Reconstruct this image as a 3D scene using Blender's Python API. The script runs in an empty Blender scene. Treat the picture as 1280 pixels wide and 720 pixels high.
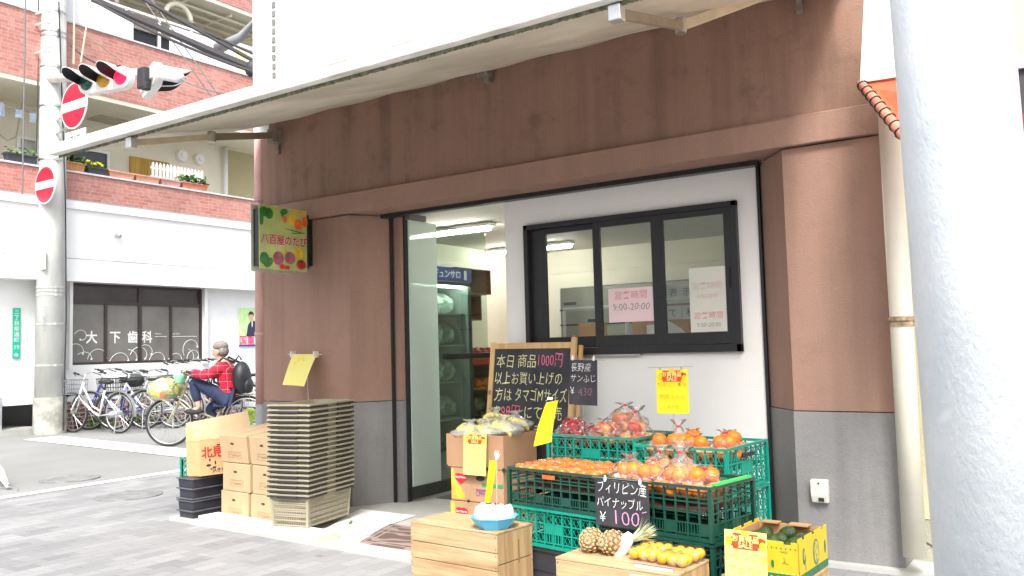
import bpy, bmesh, math, random
from mathutils import Vector, Matrix, noise
random.seed(7)
SC = bpy.context.scene
COL = SC.collection
R = math.radians
PI = math.pi
rnd = random.random
def U(a, b): return a + (b - a) * random.random()

# ------------------------------------------------------------------ mesh builder
class MB:
    def __init__(s): s.v = []; s.f = []; s.M = Matrix()
    def add(s, vs, fs):
        n = len(s.v); s.v += [tuple(s.M @ Vector(p)) for p in vs]; s.f += [tuple(i + n for i in f) for f in fs]; return s
    def box(s, x0, x1, y0, y1, z0, z1):
        vs = [(x, y, z) for z in (z0, z1) for y in (y0, y1) for x in (x0, x1)]
        return s.add(vs, [(0, 2, 3, 1), (4, 5, 7, 6), (0, 1, 5, 4), (2, 6, 7, 3), (0, 4, 6, 2), (1, 3, 7, 5)])
    def cbox(s, cx, cy, cz, sx, sy, sz): return s.box(cx - sx / 2, cx + sx / 2, cy - sy / 2, cy + sy / 2, cz - sz / 2, cz + sz / 2)
    def hexa(s, b, t):           # bottom quad, top quad (same order, counter-clockwise from above)
        return s.add(list(b) + list(t), [(3, 2, 1, 0), (4, 5, 6, 7), (0, 1, 5, 4), (1, 2, 6, 5), (2, 3, 7, 6), (3, 0, 4, 7)])
    def bar(s, p, q, w, h=None, up=(0, 0, 1)):
        h = h or w; p = Vector(p); q = Vector(q); d = (q - p).normalized(); u = Vector(up)
        if abs(d.dot(u)) > .95: u = Vector((0, 1, 0))
        a = d.cross(u).normalized() * w / 2; b = a.normalized().cross(d) * h / 2
        vs = [p - a - b, p + a - b, p + a + b, p - a + b, q - a - b, q + a - b, q + a + b, q - a + b]
        return s.add(vs, [(0, 1, 2, 3), (7, 6, 5, 4), (0, 4, 5, 1), (1, 5, 6, 2), (2, 6, 7, 3), (3, 7, 4, 0)])
    def tube(s, pts, r, n=8, closed=False, cap=True):
        pts = [Vector(p) for p in pts]; m = len(pts); rs = r if isinstance(r, (list, tuple)) else [r] * m
        vs = []; prev = None
        for i, p in enumerate(pts):
            if closed: t = (pts[(i + 1) % m] - pts[i - 1]).normalized()
            else: t = (pts[min(i + 1, m - 1)] - pts[max(i - 1, 0)]).normalized()
            if prev is None:
                a = t.cross(Vector((0, 0, 1)))
                if a.length < .1: a = t.cross(Vector((0, 1, 0)))
            else: a = prev - t * prev.dot(t)
            a.normalize(); prev = a; b = t.cross(a)
            vs += [p + (a * math.cos(2 * PI * k / n) + b * math.sin(2 * PI * k / n)) * rs[i] for k in range(n)]
        fs = []
        for i in range(m if closed else m - 1):
            j = (i + 1) % m
            fs += [(i * n + k, i * n + (k + 1) % n, j * n + (k + 1) % n, j * n + k) for k in range(n)]
        if cap and not closed: fs += [tuple(range(n - 1, -1, -1)), tuple((m - 1) * n + k for k in range(n))]
        return s.add(vs, fs)
    def lathe(s, prof, n=24, c=(0, 0, 0), cap=True, sq=(1, 1)):
        vs = [(c[0] + r * math.cos(2 * PI * k / n) * sq[0], c[1] + r * math.sin(2 * PI * k / n) * sq[1], c[2] + z) for r, z in prof for k in range(n)]
        fs = [(i * n + k, i * n + (k + 1) % n, (i + 1) * n + (k + 1) % n, (i + 1) * n + k) for i in range(len(prof) - 1) for k in range(n)]
        if cap: fs += [tuple(range(n - 1, -1, -1)), tuple((len(prof) - 1) * n + k for k in range(n))]
        return s.add(vs, fs)
    def ball(s, c, rx, ry=None, rz=None, n=12, m=8):
        ry = ry or rx; rz = rz or rx
        vs = [(c[0], c[1], c[2] - rz)]
        for i in range(1, m):
            a = -PI / 2 + PI * i / m
            vs += [(c[0] + rx * math.cos(a) * math.cos(2 * PI * k / n), c[1] + ry * math.cos(a) * math.sin(2 * PI * k / n), c[2] + rz * math.sin(a)) for k in range(n)]
        vs.append((c[0], c[1], c[2] + rz))
        fs = [(0, 1 + (k + 1) % n, 1 + k) for k in range(n)]
        for i in range(m - 2):
            fs += [(1 + i * n + k, 1 + i * n + (k + 1) % n, 1 + (i + 1) * n + (k + 1) % n, 1 + (i + 1) * n + k) for k in range(n)]
        t = len(vs) - 1; o = 1 + (m - 2) * n
        fs += [(o + k, o + (k + 1) % n, t) for k in range(n)]
        return s.add(vs, fs)
    def poly(s, pts, y0, y1):    # outline in x,z extruded along y
        n = len(pts); vs = [(x, y0, z) for x, z in pts] + [(x, y1, z) for x, z in pts]
        fs = [tuple(range(n)), tuple(range(2 * n - 1, n - 1, -1))] + [(k, k + n, (k + 1) % n + n, (k + 1) % n) for k in range(n)]
        return s.add(vs, fs)
    def disc(s, cx, cz, rx, rz, y0, y1, n=20, rot=0):
        c, sn = math.cos(rot), math.sin(rot)
        return s.poly([(cx + rx * math.cos(2 * PI * k / n) * c - rz * math.sin(2 * PI * k / n) * sn, cz + rx * math.cos(2 * PI * k / n) * sn + rz * math.sin(2 * PI * k / n) * c) for k in range(n)], y0, y1)
    def quad(s, a, b, c, d): return s.add([a, b, c, d], [(0, 1, 2, 3)])
    def text(s, body, size, x=0, z=0, y=0, align='LEFT', thin=0.0, jit=0, bold=0, sx=1.0, space=1.0):
        # the outline of the glyphs, laid on the x-z plane facing -y
        if bold:
            for k, (dx, dz) in enumerate(((-1, -1), (1, -1), (-1, 1), (1, 1), (0, 0))): s.text(body, size, x + dx * bold * size, z + dz * bold * size, y - k * .00006, align, thin, jit, 0, sx, space)
            return s
        c = bpy.data.curves.new('glyphs', 'FONT'); c.body = body; c.size = size; c.align_x = align; c.offset = -thin * size
        c.space_character = space; c.resolution_u = 2
        o = bpy.data.objects.new('glyphs', c); COL.objects.link(o)
        dg = bpy.context.evaluated_depsgraph_get(); me = bpy.data.meshes.new_from_object(o.evaluated_get(dg))
        ph = rnd() * 9
        vs = []
        for v in me.vertices:
            px, pz = v.co.x, v.co.y
            if jit:
                j = jit * size
                px, pz = px + j * math.sin(pz / size * 5 + ph + px / size * 1.3) + pz * .06, pz + j * math.sin(px / size * 4 + ph * 2) + j * .7 * math.sin(px / size * 9 + 1)
            vs.append((x + px * sx, y, z + pz))
        s.add(vs, [tuple(p.vertices) for p in me.polygons])
        bpy.data.objects.remove(o); bpy.data.curves.remove(c); bpy.data.meshes.remove(me)
        return s
    def mesh(s, name, m, smooth=False):
        me = bpy.data.meshes.new(name); me.from_pydata(s.v, [], s.f); me.update()
        if m: me.materials.append(m)
        if smooth: me.polygons.foreach_set('use_smooth', [True] * len(me.polygons))
        return me

def T(x=0, y=0, z=0, rz=0, rx=0, ry=0, s=1):
    return Matrix.Translation((x, y, z)) @ Matrix.Rotation(rz, 4, 'Z') @ Matrix.Rotation(ry, 4, 'Y') @ Matrix.Rotation(rx, 4, 'X') @ Matrix.Scale(s, 4)

def link(name, me, parent=None, loc=(0, 0, 0), rot=(0, 0, 0)):
    o = bpy.data.objects.new(name, me); COL.objects.link(o); o.location = loc; o.rotation_euler = rot
    if parent: o.parent = parent
    return o
def part(name, mb, m, parent=None, smooth=False, bevel=0, label=None, sub=0):
    me = mb.mesh(name, m, smooth); o = link(name, me, parent)
    if bevel:
        b = o.modifiers.new('bevel', 'BEVEL'); b.width = bevel; b.segments = 2; b.limit_method = 'ANGLE'; b.harden_normals = False
    if sub:
        b = o.modifiers.new('sub', 'SUBSURF'); b.levels = sub; b.render_levels = sub
    if label: o['label'] = label
    return o
def tag(o, label, cat, group=None):
    o['label'] = label; o['category'] = cat
    if group: o['group'] = group
    return o
def thing(name, label, cat, loc=(0, 0, 0), rz=0, group=None, rot=None):
    o = bpy.data.objects.new(name, None); COL.objects.link(o); o.empty_display_size = .1
    o.location = loc; o.rotation_euler = rot if rot else (0, 0, rz)
    return tag(o, label, cat, group)
def one(name, label, cat, mb, m, loc=(0, 0, 0), rz=0, group=None, smooth=False, bevel=0):
    o = part(name, mb, m, None, smooth, bevel); o.location = loc; o.rotation_euler = (0, 0, rz); return tag(o, label, cat, group)
def structure(name, mb, m, smooth=False):
    o = part(name, mb, m, None, smooth); o['kind'] = 'structure'; return o
def dup(root, loc, rz=0, label=None, rot=None):
    r = root.copy(); COL.objects.link(r); r.location = loc; r.rotation_euler = rot if rot else (0, 0, rz)
    if label: r['label'] = label
    for ch in list(root.children):
        c = ch.copy(); COL.objects.link(c); c.parent = r
        for g in list(ch.children):
            d = g.copy(); COL.objects.link(d); d.parent = c
    return r

def adopt(child, parent):
    bpy.context.view_layer.update(); child.parent = parent; child.matrix_parent_inverse = parent.matrix_world.inverted()
    for k in ('category', 'group'):
        if k in child: del child[k]
# ------------------------------------------------------------------ materials
def lin(h):
    h = h.lstrip('#'); c = [int(h[i:i + 2], 16) / 255 for i in (0, 2, 4)]
    return tuple((x / 12.92 if x <= .04045 else ((x + .055) / 1.055) ** 2.4) for x in c) + (1,)
def col(c): return lin(c) if isinstance(c, str) else (tuple(c) + (1,) if len(c) == 3 else tuple(c))
def newmat(name):
    m = bpy.data.materials.new(name); m.use_nodes = True; nt = m.node_tree
    return m, nt, nt.nodes['Principled BSDF']
def N(nt, t, **k):
    n = nt.nodes.new(t)
    for a, b in k.items():
        if a in n.inputs.keys() if hasattr(n.inputs, 'keys') else False: n.inputs[a].default_value = b
        else: setattr(n, a, b)
    return n
def coord(nt, kind='Object', scale=(1, 1, 1)):
    tc = nt.nodes.new('ShaderNodeTexCoord'); mp = nt.nodes.new('ShaderNodeMapping'); mp.inputs['Scale'].default_value = scale
    nt.links.new(tc.outputs[kind], mp.inputs[0]); return mp.outputs[0]
def mixc(nt, fac, a, b, mode='MIX'):
    n = nt.nodes.new('ShaderNodeMix'); n.data_type = 'RGBA'; n.blend_type = mode
    for sock, val in ((n.inputs[0], fac), (n.inputs[6], a), (n.inputs[7], b)):
        if hasattr(val, 'is_linked'): nt.links.new(val, sock)
        else: sock.default_value = val
    return n.outputs[2]
def ramp(nt, src, a, b):
    n = nt.nodes.new('ShaderNodeMapRange'); n.inputs[1].default_value = a; n.inputs[2].default_value = b; nt.links.new(src, n.inputs[0]); return n.outputs[0]
def noisef(nt, vec, scale, detail=4, rough=.6):
    n = nt.nodes.new('ShaderNodeTexNoise'); n.inputs['Scale'].default_value = scale; n.inputs['Detail'].default_value = detail; n.inputs['Roughness'].default_value = rough
    nt.links.new(vec, n.inputs['Vector']); return n.outputs[0]
def bump(nt, b, h, strength=.3, dist=.01):
    n = nt.nodes.new('ShaderNodeBump'); n.inputs['Strength'].default_value = strength; n.inputs['Distance'].default_value = dist
    nt.links.new(h, n.inputs['Height']); nt.links.new(n.outputs[0], b.inputs['Normal'])
CACHE = {}
def mat(name, c, rough=.6, var=.12, vs=6, bmp=0, bs=60, metal=0, dark=None, scale=(1, 1, 1), emit=0, sss=0, coat=0):
    """surface of colour c with uneven tone (var), optional stain colour `dark` and surface relief"""
    if name in CACHE: return CACHE[name]
    m, nt, b = newmat(name); c = col(c)
    v = coord(nt, scale=scale); f = noisef(nt, v, vs)
    d = col(dark) if dark else tuple(x * (1 - var * 1.5) for x in c[:3]) + (1,)
    l = tuple(min(1, x * (1 + var)) for x in c[:3]) + (1,)
    out = mixc(nt, ramp(nt, f, .3, .7), d, l)
    nt.links.new(out, b.inputs['Base Color']); b.inputs['Roughness'].default_value = rough; b.inputs['Metallic'].default_value = metal
    rf = noisef(nt, v, vs * 4); mr = nt.nodes.new('ShaderNodeMapRange'); mr.inputs[3].default_value = max(.02, rough - .08); mr.inputs[4].default_value = min(1, rough + .1)
    nt.links.new(rf, mr.inputs[0]); nt.links.new(mr.outputs[0], b.inputs['Roughness'])
    if bmp: bump(nt, b, noisef(nt, v, bs, 3), bmp)
    if emit: b.inputs['Emission Color'].default_value = c; b.inputs['Emission Strength'].default_value = emit
    if sss: b.inputs['Subsurface Weight'].default_value = sss; b.inputs['Subsurface Radius'].default_value = (.02, .01, .005)
    if coat: b.inputs['Coat Weight'].default_value = coat
    CACHE[name] = m; return m

def stucco(name, c, streak=.25, dark=None):
    m, nt, b = newmat(name); c = col(c)
    v = coord(nt); vs_ = coord(nt, scale=(5, 5, .35)); vl = coord(nt, scale=(1, 1, .6))
    d = col(dark) if dark else tuple(x * .62 for x in c[:3]) + (1,)
    f1 = ramp(nt, noisef(nt, vs_, 1.0, 5), .45, .75); f2 = ramp(nt, noisef(nt, vl, 1.3, 6), .35, .7)
    mu = nt.nodes.new('ShaderNodeMath'); mu.operation = 'MULTIPLY'; mu.inputs[1].default_value = streak; nt.links.new(f1, mu.inputs[0])
    o = mixc(nt, mu.outputs[0], c, d)
    mu2 = nt.nodes.new('ShaderNodeMath'); mu2.operation = 'MULTIPLY'; mu2.inputs[1].default_value = streak * .8; nt.links.new(f2, mu2.inputs[0])
    o = mixc(nt, mu2.outputs[0], o, tuple(min(1, x * 1.25) for x in c[:3]) + (1,))
    # blotches of grime, paler scuffs and speckle
    g1 = nt.nodes.new('ShaderNodeMath'); g1.operation = 'MULTIPLY'; g1.inputs[1].default_value = streak * .55; nt.links.new(ramp(nt, noisef(nt, v, 4.5, 8, .7), .52, .72), g1.inputs[0])
    o = mixc(nt, g1.outputs[0], o, d)
    g2 = nt.nodes.new('ShaderNodeMath'); g2.operation = 'MULTIPLY'; g2.inputs[1].default_value = .35; nt.links.new(ramp(nt, noisef(nt, v, 22, 6, .75), .60, .72), g2.inputs[0])
    o = mixc(nt, g2.outputs[0], o, tuple(min(1, x * 1.5 + .03) for x in c[:3]) + (1,))
    o = mixc(nt, ramp(nt, noisef(nt, v, 90, 3), .2, .8), mixc(nt, .16, o, (0, 0, 0, 1)), o)
    nt.links.new(o, b.inputs['Base Color']); b.inputs['Roughness'].default_value = .85
    bump(nt, b, noisef(nt, v, 70, 4), .45, .006); return m

def brickmat(name, c1, c2, mortar, sx=.2, sz=.06, ms=.006, axis='YZ', off=.5, relief=.3):
    m, nt, b = newmat(name)
    tc = nt.nodes.new('ShaderNodeTexCoord'); sp = nt.nodes.new('ShaderNodeSeparateXYZ'); cb = nt.nodes.new('ShaderNodeCombineXYZ')
    nt.links.new(tc.outputs['Object'], sp.inputs[0]); ax = {'X': 0, 'Y': 1, 'Z': 2}
    nt.links.new(sp.outputs[ax[axis[0]]], cb.inputs[0]); nt.links.new(sp.outputs[ax[axis[1]]], cb.inputs[1])
    t = nt.nodes.new('ShaderNodeTexBrick'); nt.links.new(cb.outputs[0], t.inputs['Vector'])
    t.inputs['Scale'].default_value = 1; t.inputs['Brick Width'].default_value = sx; t.inputs['Row Height'].default_value = sz; t.inputs['Mortar Size'].default_value = ms
    t.inputs['Color1'].default_value = col(c1); t.inputs['Color2'].default_value = col(c2); t.inputs['Mortar'].default_value = col(mortar); t.offset = off
    f = noisef(nt, tc.outputs['Object'], 1.1, 6)
    o = mixc(nt, ramp(nt, f, .35, .75), t.outputs[0], mixc(nt, .25, t.outputs[0], (.05, .05, .05, 1)))
    o = mixc(nt, ramp(nt, noisef(nt, tc.outputs['Object'], 14, 3), .45, .8), o, mixc(nt, .12, o, (1, 1, 1, 1)))
    nt.links.new(o, b.inputs['Base Color']); b.inputs['Roughness'].default_value = .75
    iv = nt.nodes.new('ShaderNodeMath'); iv.operation = 'SUBTRACT'; iv.inputs[0].default_value = 1; nt.links.new(t.outputs['Fac'], iv.inputs[1])
    bump(nt, b, iv.outputs[0], relief, .004); return m

def fres(nt, f0, boost, normal=None):
    lw = nt.nodes.new('ShaderNodeLayerWeight'); lw.inputs[0].default_value = .5
    if normal: nt.links.new(normal, lw.inputs['Normal'])
    pw = nt.nodes.new('ShaderNodeMath'); pw.operation = 'POWER'; pw.inputs[1].default_value = 4; nt.links.new(lw.outputs['Facing'], pw.inputs[0])
    ma = nt.nodes.new('ShaderNodeMath'); ma.operation = 'MULTIPLY_ADD'; ma.inputs[1].default_value = 1 - f0 - boost; ma.inputs[2].default_value = f0 + boost; nt.links.new(pw.outputs[0], ma.inputs[0]); return ma.outputs[0]
def glass(name, tint=(1, 1, 1), rough=0.0, ior=1.5, boost=0.0, cloudy=0.0):
    m, nt, b = newmat(name); nt.nodes.remove(b); out = nt.nodes['Material Output']
    tr = nt.nodes.new('ShaderNodeBsdfTransparent'); tr.inputs[0].default_value = tuple(tint) + (1,)
    gl = nt.nodes.new('ShaderNodeBsdfGlossy'); gl.inputs['Roughness'].default_value = rough
    fc = fres(nt, .04, boost)
    mx = nt.nodes.new('ShaderNodeMixShader'); nt.links.new(fc, mx.inputs[0]); nt.links.new(tr.outputs[0], mx.inputs[1]); nt.links.new(gl.outputs[0], mx.inputs[2])
    last = mx.outputs[0]
    if cloudy:
        df = nt.nodes.new('ShaderNodeBsdfDiffuse'); df.inputs[0].default_value = (.75, .82, .78, 1)
        tl = nt.nodes.new('ShaderNodeBsdfTranslucent'); tl.inputs[0].default_value = (.75, .85, .8, 1)
        m1 = nt.nodes.new('ShaderNodeMixShader'); nt.links.new(df.outputs[0], m1.inputs[1]); nt.links.new(tl.outputs[0], m1.inputs[2])
        m2 = nt.nodes.new('ShaderNodeMixShader'); m2.inputs[0].default_value = cloudy; nt.links.new(last, m2.inputs[1]); nt.links.new(m1.outputs[0], m2.inputs[2]); last = m2.outputs[0]
    nt.links.new(last, out.inputs[0]); return m
def filmmat(name, milky=.04, sc=30):
    m, nt, b = newmat(name); nt.nodes.remove(b); out = nt.nodes['Material Output']
    tr = nt.nodes.new('ShaderNodeBsdfTransparent'); tr.inputs[0].default_value = (.995, .995, .995, 1)
    gl = nt.nodes.new('ShaderNodeBsdfGlossy'); gl.inputs['Roughness'].default_value = .12
    df = nt.nodes.new('ShaderNodeBsdfDiffuse'); df.inputs[0].default_value = (.95, .95, .94, 1)
    bp = nt.nodes.new('ShaderNodeBump'); bp.inputs['Strength'].default_value = .9; bp.inputs['Distance'].default_value = .01
    v = coord(nt); nt.links.new(noisef(nt, v, sc, 3), bp.inputs['Height'])
    for n in (gl, df): nt.links.new(bp.outputs[0], n.inputs['Normal'])
    fc = fres(nt, .03, 0, bp.outputs[0])
    mx = nt.nodes.new('ShaderNodeMixShader'); nt.links.new(fc, mx.inputs[0]); nt.links.new(tr.outputs[0], mx.inputs[1]); nt.links.new(gl.outputs[0], mx.inputs[2])
    m2 = nt.nodes.new('ShaderNodeMixShader')
    cr = ramp(nt, noisef(nt, v, sc * .7, 2), .58, .75); mu = nt.nodes.new('ShaderNodeMath'); mu.operation = 'MULTIPLY_ADD'; mu.inputs[1].default_value = .33; mu.inputs[2].default_value = milky; nt.links.new(cr, mu.inputs[0])
    nt.links.new(mu.outputs[0], m2.inputs[0]); nt.links.new(mx.outputs[0], m2.inputs[1]); nt.links.new(df.outputs[0], m2.inputs[2])
    nt.links.new(m2.outputs[0], out.inputs[0]); return m
def woodmat(name, c, dark, axis=0, sc=1.0, rough=.6):
    m, nt, b = newmat(name); s = [14 * sc] * 3; s[axis] = .9 * sc
    v = coord(nt, scale=tuple(s)); f = noisef(nt, v, 1.6, 6, .65)
    v2 = coord(nt, scale=(1, 1, 1)); g = noisef(nt, v2, 3, 3)
    o = mixc(nt, ramp(nt, f, .38, .68), col(c), col(dark)); o = mixc(nt, ramp(nt, g, .4, .8), o, mixc(nt, .25, o, col(dark)))
    vo = nt.nodes.new('ShaderNodeTexVoronoi'); vo.inputs['Scale'].default_value = 4.2; nt.links.new(v2, vo.inputs['Vector'])
    o = mixc(nt, ramp(nt, vo.outputs['Distance'], .075, .035), o, (.10, .045, .015, 1))
    nt.links.new(o, b.inputs['Base Color']); b.inputs['Roughness'].default_value = rough; bump(nt, b, f, .2, .004); return m
def emis(name, c, s):
    m, nt, b = newmat(name); b.inputs['Base Color'].default_value = col(c); b.inputs['Emission Color'].default_value = col(c); b.inputs['Emission Strength'].default_value = s; return m

WHITE = mat('white_paint', (.80, .80, .78), .5, .04, 2)
M_ = {}
BLACKMET = mat('black_powder_coat', (.022, .022, .024), .35, .1, 20)
ALU = mat('aluminium', (.55, .55, .54), .35, .08, 12, metal=.9)
STEEL = mat('brushed_steel', (.5, .5, .48), .3, .05, 8, metal=.85)
GALV = mat('galvanised_wire', (.45, .45, .45), .4, .1, 20, metal=.8)
RUBBER = mat('black_rubber', (.025, .025, .025), .7, .1, 20)
CARD = mat('cardboard', '#b49a78', .8, .07, 4, bmp=.05, bs=20)
CARD2 = mat('brown_cardboard', '#b98d62', .8, .07, 4, bmp=.05, bs=20)
INKBLK = mat('black_ink', (.03, .03, .035), .6, .05)
INKBRN = mat('brown_ink', '#8a6a43', .7, .05)
INKRED = mat('red_ink', (.55, .03, .025), .6, .05)
YELL = mat('yellow_card', (.80, .76, .015), .5, .02, 3, bmp=0)
PALEYEL = mat('pale_yellow_card', (.80, .74, .22), .5, .05, 3)
CHALKB = mat('blackboard', (.035, .035, .042), .7, .35, 7)
CHALKW = mat('white_chalk', (.78, .78, .76), .9, .3, 120)
CHALKY = mat('yellow_chalk', (.72, .70, .36), .9, .3, 120)
CHALKP = mat('pink_chalk', (.75, .16, .28), .9, .3, 120)
FILM = filmmat('plastic_film'); TRAYFILM = filmmat('clear_tray_plastic', .015, 18)
EXPO, SKYS, SUNS = 1.5, .15, 1.5
# ------------------------------------------------------------------ camera
cam_d = bpy.data.cameras.new('camera'); cam = bpy.data.objects.new('camera', cam_d); COL.objects.link(cam); SC.camera = cam
cam_d.sensor_width = 36; cam_d.lens = 1080 / 1280 * 36; cam_d.clip_start = .05; cam_d.clip_end = 600
yaw, pit, rol = R(34.121), R(3.967), R(-1.527)
fwd = Vector((-math.sin(yaw) * math.cos(pit), math.cos(yaw) * math.cos(pit), math.sin(pit)))
r0 = Vector((math.cos(yaw), math.sin(yaw), 0)); u0 = r0.cross(fwd)
rt = r0 * math.cos(rol) + u0 * math.sin(rol); up = -r0 * math.sin(rol) + u0 * math.cos(rol)
cam.matrix_world = Matrix(((rt.x, up.x, -fwd.x, 0), (rt.y, up.y, -fwd.y, 0), (rt.z, up.z, -fwd.z, 1.25), (0, 0, 0, 1)))
def ray(x, y): return fwd * 1080 + rt * (x - 640) - up * (y - 360)
def at(x, y, ax, v):            # a point of the place seen at a spot of the photograph, on the plane axis = v
    d = ray(x, y); c = Vector((0, 0, 1.25)); return c + d * ((v - c[ax]) / d[ax])

SC.cycles.transparent_max_bounces = 48; SC.cycles.max_bounces = 10
# ------------------------------------------------------------------ light
SC.view_settings.view_transform = 'Standard'; SC.view_settings.look = 'None'; SC.view_settings.gamma = 1; SC.view_settings.use_curve_mapping = False
SC.view_settings.exposure = EXPO
w = bpy.data.worlds.new('World'); SC.world = w; w.use_nodes = True; nt = w.node_tree; bg = nt.nodes['Background']
sky = nt.nodes.new('ShaderNodeTexSky'); sky.sky_type = 'NISHITA'; sky.sun_disc = False; sky.sun_elevation = R(52); sky.sun_rotation = R(150)
sky.air_density = 1.0; sky.dust_density = 4.0; sky.ozone_density = 1
hs = nt.nodes.new('ShaderNodeHueSaturation'); hs.inputs['Saturation'].default_value = .3; nt.links.new(sky.outputs[0], hs.inputs['Color'])
nt.links.new(hs.outputs[0], bg.inputs[0]); bg.inputs[1].default_value = SKYS
sd = bpy.data.lights.new('sun', 'SUN'); sd.energy = SUNS; sd.angle = R(14); sd.color = (1, .97, .92); so = bpy.data.objects.new('sun', sd); COL.objects.link(so)
e, a = R(52), R(150); dvec = Vector((math.sin(a) * math.cos(e), math.cos(a) * math.cos(e), math.sin(e)))
so.rotation_euler = dvec.to_track_quat('Z', 'Y').to_euler(); so.location = (0, 0, 20)

# ------------------------------------------------------------------ ground
m, nt, b = newmat('asphalt'); v = coord(nt)
f1 = noisef(nt, v, .5, 5); f2 = noisef(nt, v, 90, 3)
o = mixc(nt, ramp(nt, f1, .35, .65), (.17, .175, .17, 1), (.24, .245, .24, 1)); o = mixc(nt, ramp(nt, f2, .3, .7), mixc(nt, .35, o, (.05, .05, .05, 1)), mixc(nt, .15, o, (.8, .8, .8, 1)))
nt.links.new(o, b.inputs['Base Color']); b.inputs['Roughness'].default_value = .85; bump(nt, b, f2, .5, .006); ASPH = m
g = MB(); g.quad((-150, -150, 0), (150, -150, 0), (150, 150, 0), (-150, 150, 0)); structure('road', g, ASPH)
# pavers: long axis along y
m, nt, b = newmat('paving_blocks')
tc = nt.nodes.new('ShaderNodeTexCoord'); sp = nt.nodes.new('ShaderNodeSeparateXYZ'); cb = nt.nodes.new('ShaderNodeCombineXYZ')
nt.links.new(tc.outputs['Object'], sp.inputs[0]); nt.links.new(sp.outputs[1], cb.inputs[0]); nt.links.new(sp.outputs[0], cb.inputs[1])
t = nt.nodes.new('ShaderNodeTexBrick'); nt.links.new(cb.outputs[0], t.inputs['Vector']); t.inputs['Scale'].default_value = 1
t.inputs['Brick Width'].default_value = .2; t.inputs['Row Height'].default_value = .1; t.inputs['Mortar Size'].default_value = .0028; t.inputs['Bias'].default_value = -.15
t.inputs['Color1'].default_value = (.34, .34, .345, 1); t.inputs['Color2'].default_value = (.18, .185, .195, 1); t.inputs['Mortar'].default_value = (.10, .10, .10, 1)
# groups of neighbouring pavers are the same tone: a coarser brick pattern chosen over the fine one
t2 = nt.nodes.new('ShaderNodeTexBrick'); nt.links.new(cb.outputs[0], t2.inputs['Vector']); t2.inputs['Scale'].default_value = 1
t2.inputs['Brick Width'].default_value = .4; t2.inputs['Row Height'].default_value = .2; t2.inputs['Mortar Size'].default_value = 0; t2.inputs['Bias'].default_value = -.1
t2.offset = .37; t2.squash = 1
t2.inputs['Color1'].default_value = (.35, .35, .355, 1); t2.inputs['Color2'].default_value = (.15, .155, .17, 1); t2.inputs['Mortar'].default_value = (.3, .3, .3, 1)
o = mixc(nt, .5, t.outputs[0], t2.outputs[0]); v = coord(nt)
o = mixc(nt, ramp(nt, noisef(nt, v, 1.2, 5), .3, .8), o, mixc(nt, .35, o, (.30, .30, .295, 1)))
o = mixc(nt, ramp(nt, noisef(nt, v, 120, 3), .3, .8), mixc(nt, .2, o, (0, 0, 0, 1)), o)
vo = nt.nodes.new('ShaderNodeTexVoronoi'); vo.inputs['Scale'].default_value = 2.3; nt.links.new(v, vo.inputs['Vector']); o = mixc(nt, ramp(nt, vo.outputs['Distance'], .07, .045), o, mixc(nt, .4, o, (.05, .05, .05, 1)))
nt.links.new(o, b.inputs['Base Color']); b.inputs['Roughness'].default_value = .75
iv = nt.nodes.new('ShaderNodeMath'); iv.operation = 'SUBTRACT'; iv.inputs[0].default_value = 1; nt.links.new(t.outputs['Fac'], iv.inputs[1]); bump(nt, b, iv.outputs[0], .3, .003)
PAVE = m
g = MB(); g.quad((-8.12, -9, .004), (9, -9, .004), (9, 11.5, .004), (-8.45, 11.5, .004)); structure('sidewalk', g, PAVE)
LINE = mat('road_line_paint', (.78, .78, .76), .7, .12, 8, bmp=.2, bs=80, dark=(.55, .55, .54))
g = MB(); g.quad((-8.27, -9, .008), (-8.12, -9, .008), (-8.45, 11.5, .008), (-8.60, 11.5, .008)); structure('road_edge_line', g, LINE)
g = MB(); g.quad((-14.2, 7.05, .008), (-9.2, 6.62, .008), (-9.2, 7.15, .008), (-14.2, 7.62, .008)); structure('stop_line', g, LINE)
CONC = mat('concrete', (.42, .42, .40), .85, .15, 3, bmp=.3, bs=60, dark=(.30, .30, .28))
WAX = mat('pale_apron_concrete', (.43, .43, .405), .8, .08, 3, bmp=.15, bs=60)
g = MB(); P_ = [(-5.98, 4.06), (-2.9, 3.90), (-2.9, 4.95), (-.6, 4.95), (-.6, 5.44), (-5.98, 5.44)]; n = 6
g.add([(x, y, -.02) for x, y in P_] + [(x, y, .03) for x, y in P_], [tuple(range(5, -1, -1)), tuple(range(6, 12))] + [(k, (k + 1) % 6, (k + 1) % 6 + 6, k + 6) for k in range(6)])
structure('entrance_step', g, WAX)
for (x, y, lb) in ((-9.02, 4.96, 'round grey manhole cover in the asphalt road left of the white line'), (-7.38, 4.6, 'round grey manhole cover set in the paving near the black crates')):
    g = MB(); g.lathe([(.29, -.01), (.29, .012), (.27, .015)], 32)
    for k in range(-4, 5): g.box(-.2, .2, k * .05 - .008, k * .05 + .008, .015, .018)
    one('manhole_cover', lb, 'manhole cover', g, mat('cast_iron', (.27, .275, .275), .6, .2, 10, metal=.3), (x, y, 0), .3, 'manhole covers')

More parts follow.
